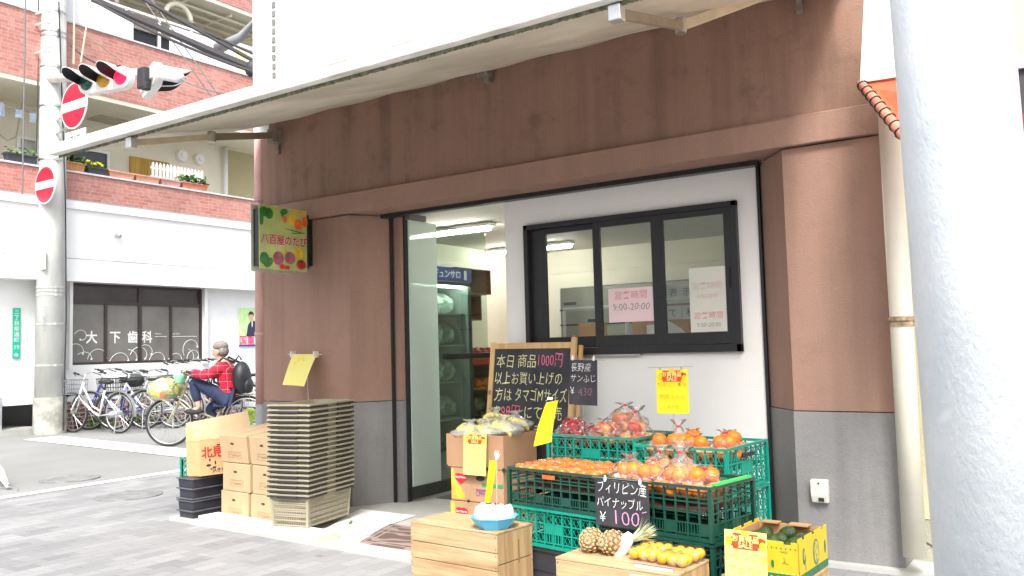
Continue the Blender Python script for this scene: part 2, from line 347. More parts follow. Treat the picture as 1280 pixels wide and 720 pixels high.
# ------------------------------------------------------------------ the shop building
FY = 5.015; X0 = -6.03; X1 = -.93; CY = 5.30
BROWN = stucco('brown_stucco', '#917161', .9, '#5a4538'); BROWNB = stucco('reddish_brown_stucco', '#9e7e6e', .65); GREYP = stucco('grey_plinth_stucco', '#8b8988', .6, '#5f5f60')
shop = thing('shop_building', 'brown rendered greengrocer shop with grey plinth and a white front panel', 'shop', (-3.5, FY, 0))
shop_loc = Vector((-3.5, FY, 0))
def sp_(name, mb, m, **k):
    mb.v = [tuple(Vector(p) - shop_loc) for p in mb.v]; return part(name, mb, m, shop, **k)
g = MB(); g.box(X0, X1, FY, 5.42, 2.53, 3.42); sp_('front_wall', g, BROWN)
def prism(pts, z0, z1, mb):
    n = len(pts); mb.add([(x, y, z0) for x, y in pts] + [(x, y, z1) for x, y in pts], [tuple(range(n - 1, -1, -1)), tuple(range(n, 2 * n))] + [(k, (k + 1) % n, (k + 1) % n + n, k + n) for k in range(n)])
g = MB(); g.box(X0 - .01, X1 + .01, FY - .035, 5.295, 2.37, 2.532); g.add([(X0 - .01, FY - .035, 2.532), (X1 + .01, FY - .035, 2.532), (X1 + .01, FY + .002, 2.548), (X0 - .01, FY + .002, 2.548)], [(0, 1, 2, 3)])
sp_('lintel_band', g, BROWNB, bevel=.004)
LP = [(X0, FY), (-4.98, FY), (-4.80, 5.31), (-4.80, 5.42), (X0, 5.42)]
RP = [(-1.472, FY), (X1, FY), (X1, 5.42), (-1.70, 5.42), (-1.70, 5.31)]
for P in (LP, RP):
    g = MB(); prism(P, .852, 2.36, g); sp_('pier', g, BROWNB)
    cx = sum(p[0] for p in P) / len(P); g = MB(); prism([(x + (.004 if x > cx else -.004), y - (.004 if y < 5.1 else 0)) for x, y in P], 0, .846, g); sp_('plinth', g, GREYP)
g = MB(); g.box(X0, X0 + .12, 5.42, 9.0, 0, 3.32); g.box(X1 - .12, X1, 5.42, 9.0, 0, 3.32); g.box(X0, X1, 9.0, 9.12, 0, 3.32); sp_('side_walls', g, BROWNB)
g = MB(); g.box(X0 + .10, X1 + .3, FY + .05, 9.1, 3.42, 8.2); sp_('upper_wall', g, mat('white_render', (.8, .8, .79), .7, .03, 2, bmp=.1, bs=30))
g = MB(); g.box(X0 - .10, X0 + .1, FY - .01, FY + .18, 3.2, 8.2)
sp_('corner_trim', g, WHITE)
g = MB()
for k in range(60): g.box(X0 + .102, X0 + .135, FY + .035, FY + .049, 3.45 + k * .08, 3.50 + k * .08)
sp_('corner_bead', g, mat('dark_seal', (.15, .15, .15), .6))
# shutter channel: dark grooves round the opening
g = MB(); g.box(-4.80, -4.782, 5.30, 5.325, .03, 2.42); g.box(-4.82, -1.69, 5.22, 5.29, 2.338, 2.42); g.box(-4.712, -4.70, 5.37, 5.42, .03, 2.42); g.box(-1.72, -1.703, 5.285, 5.36, .0, 2.385)
sp_('shutter_rail', g, BLACKMET)
g = MB(); g.box(-4.86, -4.713, 5.335, 5.42, .85, 2.4); sp_('door_jamb', g, BROWNB); g = MB(); g.box(-4.86, -4.712, 5.333, 5.42, .03, .845); sp_('door_jamb', g, GREYP, label='grey lower end of the door jamb')
# white partition with the window opening
WX0, WX1, WZ0, WZ1 = -3.462, -1.852, 1.19, 2.144
PANEL = mat('white_board', (.84, .83, .80), .55, .03, 1.5)
g = MB(); y0, y1 = CY + .005, CY + .075
g.box(-3.645, WX0, y0, y1, 0, 2.385); g.box(WX1, -1.723, y0, y1, 0, 2.385); g.box(WX0, WX1, y0, y1, 0, WZ0); g.box(WX0, WX1, y0, y1, WZ1, 2.385); sp_('white_panel', g, PANEL)
# window
g = MB(); f = .035; y0 = CY - .03
g.box(WX0, WX1, y0, CY + .05, WZ1 - f, WZ1); g.box(WX0, WX1, y0, CY + .05, WZ0, WZ0 + f * 1.4); g.box(WX0, WX0 + f, y0, CY + .05, WZ0, WZ1); g.box(WX1 - f, WX1, y0, CY + .05, WZ0, WZ1)
wf = sp_('window_frame', g, BLACKMET, bevel=.003)
PANE = glass('window_glass', (.93, .96, .94), 0, 1.55, .13)
def sash(x0, x1, y, px0, px1):
    g = MB(); z0, z1 = WZ0 + .05, WZ1 - .036; pz0, pz1 = 1.318, 2.068
    g.box(x0, px0, y, y + .03, z0, z1); g.box(px1, x1, y, y + .03, z0, z1); g.box(px0, px1, y, y + .03, z0, pz0); g.box(px0, px1, y, y + .03, pz1, z1)
    s = sp_('window_sash', g, BLACKMET, bevel=.003); p = MB(); p.box(px0, px1, y + .012, y + .017, pz0, pz1); p.v = [tuple(Vector(q) - shop_loc) for q in p.v]
    part('pane', p, PANE, s); return s
sash(WX0 + .036, -2.86, CY + .012, -3.298, -2.908)
sash(-2.885, -2.395, CY - .022, -2.835, -2.446)
s3 = sash(-2.40, WX1 - .036, CY - .022, -2.360, -1.942)
g = MB(); g.cbox(-1.912, CY - .024, 1.66, .014, .008, .13); sp_('latch', g, mat('dark_plastic', (.01, .01, .01), .3), bevel=.002)
g = MB(); g.box(-3.25, -2.55, CY - .034, CY - .0, WZ0 - .012, WZ0 - .002); sp_('sill_trim', g, ALU)
# interior shell
INW = mat('interior_wall', (.74, .72, .63), .8, .04, 2); FLOOR = mat('shop_floor_tiles', (.45, .45, .43), .5, .08, 3)
g = MB(); g.box(X0 + .12, X1 - .12, 5.44, 9.0, -.02, .028); sp_('shop_floor', g, FLOOR)
g = MB(); g.box(X0 + .12, X1 - .12, 5.421, 9.0, 2.40, 2.46); sp_('ceiling', g, mat('ceiling_board', (.60, .585, .52), .85, .03, 2))
g = MB(); g.box(X0 + .121, X0 + .135, 5.43, 8.98, .03, 2.4); g.box(X0 + .14, X1 - .14, 8.97, 8.99, .03, 2.4); g.box(X1 - .136, X1 - .122, 5.43, 8.98, .03, 2.4); sp_('interior_lining', g, INW)
# glass door leaf, standing open into the shop
LX = -4.68
g = MB(); g.box(LX - .02, LX + .02, 5.40, 6.48, .05, .15); lf = sp_('door_rail', g, mat('dark_bronze', (.05, .05, .048), .4, .1, 9, metal=.4), bevel=.003)
g = MB(); g.box(LX - .005, LX + .005, 5.76, 6.48, .15, 2.32); sp_('door_glass', g, glass('door_glass', (.80, .88, .83), 0, 1.5, .04))
g = MB(); g.box(LX - .006, LX + .006, 5.40, 5.757, .15, 2.33); sp_('frosted_strip', g, glass('frosted_film', (.8, .9, .85), .4, 1.4, 0, .85))
g = MB(); g.box(LX + .012, LX + .042, 5.86, 6.52, 1.165, 1.215); g.cbox(LX + .018, 5.9, 1.19, .03, .03, .03); g.cbox(LX + .018, 6.45, 1.19, .03, .03, .03); sp_('door_handle', g, BLACKMET, bevel=.004)
g = MB(); g.box(LX - .03, LX + .03, 5.38, 5.60, 2.33, 2.38); sp_('door_closer', g, mat('bronze_closer', (.16, .15, .14), .4), bevel=.004)
g = MB(); g.box(LX + .06, LX + .45, 5.62, 5.92, .029, .034); sp_('floor_hinge_plate', g, mat('dark_plate', (.12, .12, .12), .4))
# sockets and pipes
g = MB(); g.cbox(0, -.02, .085, .095, .045, .085); g.hexa([(-.045, -.03, 0), (.045, -.03, 0), (.045, 0, 0), (-.045, 0, 0)], [(-.047, -.043, .045), (.047, -.043, .045), (.047, 0, .045), (-.047, 0, .045)])
ob = thing('outdoor_socket', 'small white weatherproof socket box on the grey plinth', 'socket', (-1.345, FY - .005, .345)); part('socket_cover', g, mat('ivory_plastic', (.72, .70, .62), .4, .03, 9), ob, bevel=.006)
g = MB(); g.cbox(0, -.046, .11, .008, .004, .008); g.cbox(.01, -.035, .02, .03, .012, .02); part('socket_slot', g, INKBLK, ob)
# ------------------------------------------------------------------ awning
aw = thing('awning', 'long weathered cream retractable awning over the shop front', 'awning', (-3.6, 5.0, 3.24))
AL = Vector((-3.6, 5.0, 3.24))
def ap(name, mb, m, **k):
    mb.v = [tuple(Vector(p) - AL) for p in mb.v]; return part(name, mb, m, aw, **k)
FAB = mat('weathered_awning_canvas', (.66, .62, .52), .85, .15, 1.2, bmp=.1, bs=25, dark=(.44, .40, .31))
g = MB(); xs = [-6.0 + i * .12 for i in range(42)]; ny = 10
for dz in (0, -.008):
    base = len(g.v)
    for i, x in enumerate(xs):
        for j in range(ny + 1):
            t = j / ny; sag = -.03 * math.sin(PI * t) + .006 * math.sin(i * 1.1 + j * .6)
            g.v.append((x, 4.99 - 1.80 * t, 3.262 - .548 * t + sag + dz))
    for i in range(len(xs) - 1):
        for j in range(ny):
            a = base + i * (ny + 1) + j; q = (a, a + 1, a + ny + 2, a + ny + 1); g.f.append(q if dz else q[::-1])
ap('canvas', g, FAB, smooth=True)
g = MB(); g.box(-6.02, -1.06, 3.135, 3.195, 2.685, 2.745); g.box(-6.03, -1.05, 3.14, 3.18, 2.745, 2.76); ap('front_bar', g, mat('painted_bar', (.74, .73, .69), .5, .25, 9, dark=(.48, .46, .40), scale=(.4, 1, 3)), bevel=.012)
g = MB(); n = 240
for i in range(n):
    x = -6.0 + i * 4.9 / n; g.add([(x, 3.195, 2.70), (x + 4.9 / n, 3.195, 2.70), (x + 4.9 / n, 3.235 + .01 * rnd(), 2.713), (x, 3.235 + .01 * rnd(), 2.713), (x, 3.20, 2.672 - .006 * rnd()), (x + 4.9 / n, 3.20, 2.672 - .006 * rnd())], [(0, 1, 2, 3), (0, 4, 5, 1)])
ap('mouldy_seam', g, mat('mouldy_canvas_edge', (.20, .20, .13), .9, .5, 30, dark=(.05, .055, .035)))
g = MB(); g.tube([(-6.02, 4.955, 3.318), (-1.05, 4.955, 3.318)], .05, 14); ap('roller', g, mat('roller_canvas', (.55, .50, .38), .8, .2, 5), smooth=True)
ARM = mat('beige_arm_paint', (.30, .25, .18), .45, .15, 8); ARML = mat('light_arm_paint', (.62, .54, .38), .45, .1, 8)
def arm(sh, el, fr, m1, m2):
    g = MB(); g.bar(sh, el, .04, .055); a = ap('arm', g, m1, bevel=.006); g = MB(); g.bar(el, fr, .034, .045); ap('forearm', g, m2, bevel=.006)
    g = MB(); g.lathe([(.03, -.04), (.03, .04)], 14, el); ap('elbow', g, ALU); g = MB(); g.cbox(fr[0], fr[1], fr[2], .06, .05, .07); ap('bar_bracket', g, ALU, bevel=.005)
    g = MB(); g.cbox(sh[0], sh[1] + .05, sh[2], .07, .12, .12); g.cbox(sh[0], sh[1] + .08, sh[2] - .09, .035, .03, .12); ap('wall_bracket', g, mat('rusty_bracket', (.22, .19, .16), .7, .3, 20), bevel=.006)
arm((-5.80, 4.92, 3.13), (-5.33, 3.97, 2.86), (-5.12, 3.2, 2.64), ARM, ARML)
arm((-1.32, 4.90, 3.275), (-1.72, 4.18, 2.91), (-1.60, 3.2, 2.64), ARML, ARM)
for x in (-3.55,):
    g = MB(); g.cbox(x, 4.96, 3.225, .10, .08, .05); g.cbox(x + .02, 4.975, 3.18, .05, .05, .05); ap('roller_bracket', g, mat('rusty_bracket', (.2, .2, .2)), bevel=.008)

# ------------------------------------------------------------------ drainpipes
def pipe(label, x, y, z0, z1, r, m, clamps, cm, low=None):
    t = thing('drainpipe', label, 'drainpipe', (x, y, z0)); g = MB(); a = low[0] - z0 if low else 0
    g.tube([(0, 0, a), (0, 0, z1 - z0)], r, 20); part('pipe', g, m, t, smooth=True)
    if low: g = MB(); g.tube([(0, 0, 0), (0, 0, a)], r * 1.03, 20); part('lower_pipe', g, low[1], t, smooth=True, label='grey lower length of pipe')
    for z in clamps:
        g = MB(); g.lathe([(r * 1.12, 0), (r * 1.12, .03)], 20, (0, 0, z - z0)); g.cbox(0, r + .02, z - z0 + .015, .03, .05, .02); part('clamp', g, cm, t)
    return t
PINK = mat('pink_pipe_paint', '#c49a92', .5, .08, 5); 
pipe('pink painted drainpipe with grey foot at the left corner of the shop', -6.075, 5.03, 0, 3.15, .050, PINK, (1.42, 2.6), PINK, (.82, mat('grey_pipe_paint', '#8e9096', .5)))
pipe('cream drainpipe with rusty clamp on the right of the shop', -.862, 4.92, .12, 2.45, .058, mat('cream_pipe', (.72, .69, .58), .4, .05, 4), (1.31, 1.33), mat('rusty_clamp', (.42, .30, .18), .7, .4, 40))

# ------------------------------------------------------------------ neighbour on the right and the steel pole in the foreground
nb = thing('neighbouring_building', 'cream rendered neighbouring building right of the cream drainpipe', 'building', (-.5, 5.1, 0))
g = MB(); g.box(-.42, 3.5, .13, 4, .255, 5.5); part('wall', g, stucco('cream_render', '#d6cba6', .3), nb)
g = MB(); g.box(-.425, 3.52, .12, 4, 0, .25); part('plinth', g, stucco('pale_grey_plinth', '#a9a896', .3), nb)
g = MB(); pts = [Vector((-.40, .118, .16)), Vector((-.33, .118, .12)), Vector((-.27, .118, .05)), Vector((-.2, .118, .0))]; g.tube(pts, .004, 5); part('wall_crack', g, INKBLK, nb)
na = thing('orange_awning', 'orange neighbouring awning laced to a white pipe beside the steel pole', 'awning', (-.9, 4.72, 2.5))
ORG = mat('orange_canvas', (.68, .075, .02), .7, .1, 4)
A = Vector((-.9, 4.72, 2.5))
p0, p1, p2 = at(1076, 104, 1, 4.7), at(1128, 98, 1, 4.75), at(1130, 170, 1, 3.9)
g = MB(); q = [p0, p1 + Vector((.3, 0, 0)), p2 + Vector((.3, 0, .1)), p2]; g.add([v - A for v in q] + [v - A - Vector((0, 0, .02)) for v in q], [(3, 2, 1, 0), (4, 5, 6, 7), (0, 1, 5, 4), (1, 2, 6, 5), (2, 3, 7, 6), (3, 0, 4, 7)]); part('canvas', g, ORG, na)
g = MB(); g.tube([p0 - A, p2 - A], .022, 12); part('edge_roll', g, mat('faded_canvas_roll', (.62, .22, .14), .7, .2, 12), na, smooth=True)
g = MB(); g.tube([p0 - A, p1 - A + Vector((.3, 0, 0))], .022, 10); part('pipe', g, mat('pinkish_pipe', (.66, .52, .48), .4), na, smooth=True)
g = MB()
for i in range(9):
    c = p0.lerp(p2, (i + .5) / 9) - A; d = (p2 - p0).normalized(); a1 = d.cross(Vector((0, 0, 1))).normalized(); b1 = a1.cross(d)
    g = MB(); g.tube([c + (a1 * math.cos(k * PI / 5) + b1 * math.sin(k * PI / 5)) * .026 + d * .01 * math.sin(k) for k in range(10)], .004, 5, closed=True); part('lacing_loop', g, INKBLK, na)
hb = thing('white_side_sheet', 'white translucent sheet hanging above the laced orange awning', 'awning sheet', (-.8, 4.6, 2.6))
q = [at(1083, -60, 1, 4.66), at(1130, -60, 1, 4.66), at(1129, 97, 1, 4.66), at(1075, 103, 1, 4.66)]; g = MB(); hl = Vector((-.8, 4.6, 2.6))
q[1] += Vector((.3, 0, 0)); q[2] += Vector((.3, 0, 0))
g.hexa([v - hl for v in (q[3], q[2], q[2] + Vector((0, .01, 0)), q[3] + Vector((0, .01, 0)))], [v - hl for v in (q[0], q[1], q[1] + Vector((0, .01, 0)), q[0] + Vector((0, .01, 0)))]); part('sheet', g, mat('cream_vinyl', (.82, .80, .70), .5, .03, 3), hb)
bx = at(1273, 125, 1, 4.2); t = thing('roll_blind', 'dark and maroon rolled blind at the right edge behind the steel pole', 'blind', tuple(bx)); g = MB(); g.box(0, .6, 0, .06, -.26, .13); part('dark_blind', g, mat('dark_blind', (.05, .045, .05), .7), t)
g = MB(); g.box(0, .6, -.003, 0, -.26, -.06); part('maroon_edge', g, mat('maroon_cloth', (.22, .03, .06), .8), t); g = MB(); g.box(-.01, .6, -.02, .08, .13, .18); part('blind_case', g, mat('beige_case', (.55, .5, .4), .6), t)
# steel pole: painted pale blue-grey, textured
m, nt, b = newmat('textured_pole_paint'); v = coord(nt, scale=(1, 1, .55)); f = noisef(nt, v, 75, 4); f2 = noisef(nt, coord(nt), 2.4, 6)
o = mixc(nt, ramp(nt, f2, .4, .62), (.62, .675, .715, 1), (.74, .775, .80, 1)); o = mixc(nt, ramp(nt, noisef(nt, coord(nt), 9, 6), .62, .7), o, (.8, .82, .84, 1)); nt.links.new(o, b.inputs['Base Color']); b.inputs['Roughness'].default_value = .5; bump(nt, b, f, .42, .006)
sp = thing('steel_pole', 'thick pale blue-grey steel pole with orange-peel paint close to the camera', 'pole', (-.249, 2.59, 0), rot=(0, R(-1.0), 0))
g = MB(); g.tube([(0, 0, 0), (0, 0, 4.9)], .147, 48); part('pole', g, m, sp, smooth=True)

# ------------------------------------------------------------------ projecting shop sign 八百屋のたび
sg = thing('shop_sign', 'projecting square shop sign with fruit, vegetables and red lettering on the left pier', 'sign', (-5.40, 4.70, 2.175), PI / 2)
W, H = .49, .51
g = MB(); g.box(-W / 2 + .02, W / 2 + .03, .0, .09, -H / 2 + .03, H / 2 - .03); part('sign_case', g, mat('black_case', (.03, .03, .04), .3), sg, bevel=.004)
g = MB(); g.box(-W / 2, W / 2, -.008, .0, -H / 2, H / 2); part('sign_face', g, mat('sign_olive_green', (.48, .50, .16), .35, .3, 4, dark=(.30, .42, .12)), sg)
g = MB(); g.box(-W / 2, W / 2, .09, .096, -H / 2 - .01, H / 2 + .01); part('back_plate', g, mat('pale_acrylic', (.65, .68, .58), .4), sg)
y = -.0095
def sign_art(name, m, shapes, yy):
    for s in shapes: g = MB(); yy -= .00015; g.disc(s[0], s[1], s[2], s[3], yy - .0004, yy, 18, s[4] if len(s) > 4 else 0); part(name, g, m, sg)
sign_art('leaf_print', mat('print_green', (.03, .22, .03), .4, .4, 15), [(-.20, .20, .045, .04), (-.15, .19, .04, .045), (-.225, .14, .02, .05), (-.20, -.17, .045, .05), (-.16, -.20, .05, .035, .6), (.0, .22, .04, .025, .3), (-.01, .205, .03, .012, 1.2)], y)
sign_art('yellow_print', mat('print_yellow', (.85, .55, .03), .4, .2, 20), [(.09, .17, .045, .05), (.16, .24, .08, .012), (.03, -.12, .03, .03), (.13, -.11, .014, .06, .3), (.16, -.10, .014, .06, .45), (.19, -.11, .014, .06, .6)], y - .0008)
sign_art('orange_print', mat('print_orange', (.85, .16, .03), .4, .2, 20), [(.01, .16, .022, .03), (.15, .13, .045, .045), (.22, .16, .03, .045)], y - .0016)
sign_art('onion_print', mat('print_purple', (.42, .10, .16), .4, .35, 15), [(-.06, -.16, .055, .055), (.06, -.15, .055, .05), (.18, -.20, .055, .04)], y - .0016)
sign_art('cherry_print', mat('print_red', (.65, .02, .02), .4, .3, 15), [(-.02, -.225, .03, .02), (.03, -.23, .03, .016), (.18, -.20, .04, .03)], y - .0024)
sign_art('print_stalks', mat('print_darkgreen', (.05, .14, .04), .4), [(.1, .075, .09, .004, -.1), (.15, .06, .08, .004, .1), (.17, -.17, .03, .008)], y - .0024)
g = MB(); g.text('八百屋のたび', .086, 0, -.045, y - .003, 'CENTER', bold=.05, sx=.92); part('lettering_outline', g, mat('print_white', (.85, .85, .8), .4), sg)
g = MB(); g.text('八百屋のたび', .086, 0, -.045, y - .0045, 'CENTER', bold=.022, sx=.92); part('lettering', g, INKRED, sg)
g = MB(); g.box(W / 2 + .03, W / 2 + .06, .02, .07, .10, .15); g.box(W / 2 + .03, W / 2 + .06, .02, .07, -.15, -.10); g.box(W / 2 + .06, W / 2 + .069, .0, .09, -.2, .2); part('wall_bracket', g, BLACKMET, sg)
# ------------------------------------------------------------------ apartment block with the dental clinic on its ground floor
BX = -15.0
ap_ = thing('apartment_building', 'white and red-brick apartment block with a dental clinic window on its ground floor', 'building', (BX, 9, 0))
BL = Vector((BX, 9, 0))
def bp(name, mb, m, parent=None, **k):
    mb.v = [tuple(Vector(p) - BL) for p in mb.v]; return part(name, mb, m, parent or ap_, **k)
BRICK = brickmat('red_brick_tiles', '#ad6a5f', '#c08478', '#b5948a', .21, .065, .006, relief=.4)
WH = mat('white_fascia', (.82, .82, .82), .5, .03, 1.5); CREAM = mat('cream_wall', (.78, .74, .62), .8, .06, 1); DCREAM = mat('shaded_yellow_cream', (.62, .56, .34), .8, .06, 1)  # DCREAM: shade of the recessed wall is put into its darker colour
Y0, Y1 = 1.0, 15.0
g = MB(); g.box(-24, -15.3, Y0, 8.37, .5, 2.64); g.box(-24, -15.3, 11.16, Y1, .5, 2.64); g.box(-15.5, -15.3, 8.37, 11.16, .5, 1.15); g.box(-24, -15.45, 8.37, 11.16, 0, .5); bp('ground_floor_wall', g, mat('white_tile_wall', (.80, .80, .79), .45, .04, 2))
g = MB(); g.box(-15.31, -15.27, Y0, 7.2, 0, .50); g.box(-15.31, -15.27, 7.75, Y1, 0, .46); bp('brick_base', g, brickmat('dark_brick_base', '#6d3a34', '#8b4a40', '#b9b0a6', .22, .075, .01), label='low band of dark red brick along the pavement')
g = MB(); g.box(-24, -15.27, 7.2, 7.75, 0, .12); g.box(-15.33, -15.2, 6.8, 8.1, 0, .10); bp('door_step', g, CONC)
g = MB(); g.box(-24, BX, Y0, Y1, 2.64, 3.035); g.box(-24, BX - .0, Y0, Y1, 3.05, 3.93); g.box(-24, BX + .04, Y0, Y1, 3.93, 4.02); g.box(-24, BX - .01, Y0, Y1, 4.02, 4.10); bp('fascia', g, WH)
g = MB(); g.box(BX - .02, BX - .001, Y0, Y1, 3.035, 3.05); g.box(BX - .02, BX + .001, Y0, Y1, 4.095, 4.11); bp('fascia_joint', g, mat('grey_joint', (.35, .35, .36)))
for z0, z1 in ((4.11, 4.585), (6.11, 7.30), (8.75, 9.9)):
    g = MB(); g.box(BX - .14, BX, Y0, Y1, z0, z1); bp('balcony_parapet', g, BRICK, label='red brick tiled parapet of the balcony')
    g = MB(); g.box(BX - .17, BX + .03, Y0, Y1, z1 - .001, z1 + .03); bp('coping', g, mat('coping_metal', (.6, .6, .62), .4))
SOF = mat('balcony_soffit', (.62, .59, .48), .85, .08, 1)
g = MB(); g.box(-16.5, BX - .01, Y0, Y1, 6.02, 6.11); g.box(-16.5, BX - .01, Y0, Y1, 8.66, 8.75); g.box(-24, BX - .141, Y0, Y1, 4.05, 4.12); g.box(-24, BX - .141, Y0, Y1, 6.55, 6.62); bp('balcony_slab', g, SOF)
g = MB(); g.box(-16.48, -15.9, 9.3, 9.9, 6.0, 6.02); bp('soffit_hatch', g, mat('hatch', (.42, .40, .32)))
g = MB(); g.box(-24, -16.4, Y0, 12.6, 4.1, 6.02); g.box(-24, -16.4, Y0, 12.6, 6.6, 8.66); bp('rear_wall', g, CREAM)
g = MB(); g.box(-24, -17.3, 12.6, Y1, 4.1, 8.66); g.box(-24, -16.4, Y0, Y1, 9.9, 14); bp('recessed_wall', g, DCREAM)
g = MB(); g.box(-17.29, -17.27, 12.6, Y1, 4.95, 4.99); bp('wall_trim', g, INKBLK)
g = MB(); g.tube([(-16.3, 12.52, 4.1), (-16.3, 12.52, 6.0)], .05, 10); g.tube([(-16.3, 12.52, 6.6), (-16.3, 12.52, 8.6)], .05, 10); bp('balcony_pipe', g, WH, smooth=True)
DARKGL = mat('dark_window_glass', (.03, .035, .04), .1, .1)
def win(y0, y1, z0, z1, n=2, x=-16.4, m=None, fr=WH):
    g = MB(); f = .05
    g.box(x, x + .06, y0, y1, z0, z0 + f); g.box(x, x + .06, y0, y1, z1 - f, z1)
    for i in range(n + 1): yy = y0 + (y1 - y0 - f) * i / n; g.box(x + .002, x + .058, yy, yy + f, z0 + f, z1 - f)
    w_ = bp('balcony_window', g, fr); g = MB(); g.box(x + .01, x + .02, y0 + .02, y1 - .02, z0 + .02, z1 - .02); bp('pane', g, m or DARKGL, w_); 
win(7.95, 9.0, 4.75, 5.42, 3, m=mat('curtained_glass', (.45, .47, .42), .2, .3, 2)); win(8.95, 9.75, 4.2, 5.42, 1); win(9.3 - 3, 7.6, 4.3, 5.5, 2)
win(8.5, 9.6, 7.3, 8.05, 2, m=mat('curtained_glass', (.45, .47, .42))); win(10.15, 12.2, 7.35, 8.2, 3); win(5, 7.5, 7.0, 8.2, 2)
g = MB(); g.box(-16.39, -16.35, 10.2, 11.1, 4.3, 5.42); bp('reed_screen', g, woodmat('reed', '#c7a045', '#8a6a22', 2))
g = MB()
for yy in (11.45, 11.95): g.lathe([(.10, 0), (.13, .03), (.12, .09), (.02, .12)], 16); 
g = MB()
for yy in (11.40, 11.85):
    g = MB()
    for k, (r_, xo) in enumerate(((.13, 0), (.12, .06), (.05, .10))): g.tube([(-16.4 + xo, yy, 5.62), (-16.4 + xo + .05, yy, 5.62)], r_, 16)
    bp('wall_vent', g, WH)

# third-floor railing panels
g = MB()
for k in range(9):
    y0 = 6.4 + k * .72; g.box(BX - .10, BX - .05, y0, y0 + .03, 7.33, 7.95)
g.box(BX - .10, BX - .05, 6.4, 12.6, 7.93, 7.97); bp('balcony_rail', g, WH)
g = MB(); g.box(BX - .095, BX - .065, 6.4, 9.45, 7.36, 7.9); g.box(BX - .095, BX - .065, 10.25, 11.85, 7.36, 7.9); bp('rail_panel', g, mat('pale_rail_panel', (.74, .75, .76), .3, .05, 1))
g = MB(); g.box(BX - .095, BX - .065, 11.88, 13.5, 7.36, 7.9); bp('rail_panel', g, DCREAM, label='yellow cream panel of the balcony rail')
# pipes and ribs under the top balcony
g = MB()
for k in range(5): g.box(-16.4, BX - .2, 8.5 + k * 1.1, 8.56 + k * 1.1, 8.60, 8.66)
for xo in (.35, .7, 1.05): g.box(BX - xo - .05, BX - xo, 7, Y1, 8.56, 8.60)
bp('soffit_rib', g, CREAM)
g = MB(); g.tube([(BX - .3, 8.9 + .35 * math.cos(a), 8.1 + .35 * math.sin(a)) for a in [k * PI / 10 for k in range(11)]], .04, 8); bp('bent_pipe', g, CREAM, smooth=True); g = MB(); g.tube([(BX - .3, 10.6 + .3 * math.cos(a), 8.2 + .3 * math.sin(a)) for a in [k * PI / 10 for k in range(11)]], .05, 8); bp('bent_pipe', g, CREAM, smooth=True)
# clinic window
CW = mat('brown_window_frame', (.045, .03, .028), .4, .1, 5)
g = MB(); wy0, wy1, wz0, wz1, x = 8.385, 11.15, 1.155, 2.64, -15.36
g.box(x, x + .05, wy0, wy1, wz0, wz0 + .04); g.box(x, x + .05, wy0, wy1, wz1 - .05, wz1); g.box(x, x + .05, wy0, wy1, 2.26, 2.31)
for i, yy in enumerate((8.385, 9.05, 9.735, 10.42, 11.11)): g.box(x + .002, x + .048, yy, yy + (.05 if i != 2 else .07), wz0 + .04, wz1 - .05 if i in (0, 2, 4) else 2.26)
cw = bp('clinic_window', g, CW)
g = MB(); g.box(x + .01, x + .02, wy0, wy1, wz0, 2.28); bp('pane', g, mat('blind_behind_glass', (.19, .18, .165), .15, .12, 2), cw)
g = MB(); g.box(x + .01, x + .02, wy0, wy1, 2.285, wz1); bp('upper_pane', g, mat('upper_dark_glass', (.06, .045, .045), .1, .4, .8), cw)
g = MB(); g.box(-15.3, -15.2, 8.33, 8.385, 1.10, 2.64); bp('window_surround', g, WH); g = MB(); g.box(-15.3, -15.2, 11.15, 11.22, 1.1, 2.64); bp('window_surround', g, WH)
def lett(body, size, yy, z, m, xx=-15.335, bold=0.0, thin=0, name='window_lettering', parent=None, sx=1.0):
    g = MB(); g.text(body, size, 0, 0, 0, bold=bold, thin=thin, sx=sx); Rm = T(xx, yy, z, PI / 2); g.v = [tuple(Rm @ Vector(p)) for p in g.v]; return bp(name, g, m, parent or cw)
SIGNW = mat('white_vinyl', (.85, .85, .83), .4)
for ch, yy in zip('大下歯科', (8.70, 9.16, 9.52, 9.82)): lett(ch, .245, yy, 1.56, SIGNW, bold=.02, sx=.92)
lett('Ohshita', .045, 10.10, 1.70, SIGNW); lett('Dental Clinic', .045, 10.42, 1.70, SIGNW)
g = MB(); g.box(-15.338, -15.334, 10.10, 10.36, 1.655, 1.665); g.box(-15.338, -15.334, 10.44, 11.05, 1.655, 1.665)
def curl(y, z, r, a0, a1, shrink=.5, n=16):
    pts = []
    for k in range(n + 1):
        a = a0 + (a1 - a0) * k / n; rr = r * (1 - shrink * k / n); pts.append((-15.336, y + rr * math.cos(a), z + rr * math.sin(a)))
    g.tube(pts, [.006] * n + [.014], 5); g.ball(pts[-1], .012, .022, .022, 8, 5)
for c in ((8.62, 1.95 - .28, .13, PI * .9, -PI * .6), (8.55, 1.36, .2, PI * .75, -.1), (8.98, 1.25, .24, PI, .1), (8.72, 1.22, .2, PI * .8, PI * .1), (9.42, 1.16, .26, PI, .3), (9.6, 1.2, .22, PI * .6, 0), (9.80, 1.28, .22, PI * .95, -.5), (9.93, 1.33, .2, PI * .8, -.2), (10.2, 1.18, .22, PI, .1), (10.6, 1.17, .2, PI, .2), (10.95, 1.42, .24, PI * 1.2, .2), (11.0, 1.24, .18, PI * 1.1, -.2), (10.85, 1.2, .2, PI * .5, -.4)): curl(*c)
g.v = [(p[0], min(11.10, max(8.44, p[1])), max(1.2, p[2])) for p in g.v]; bp('window_ornament', g, SIGNW, cw)
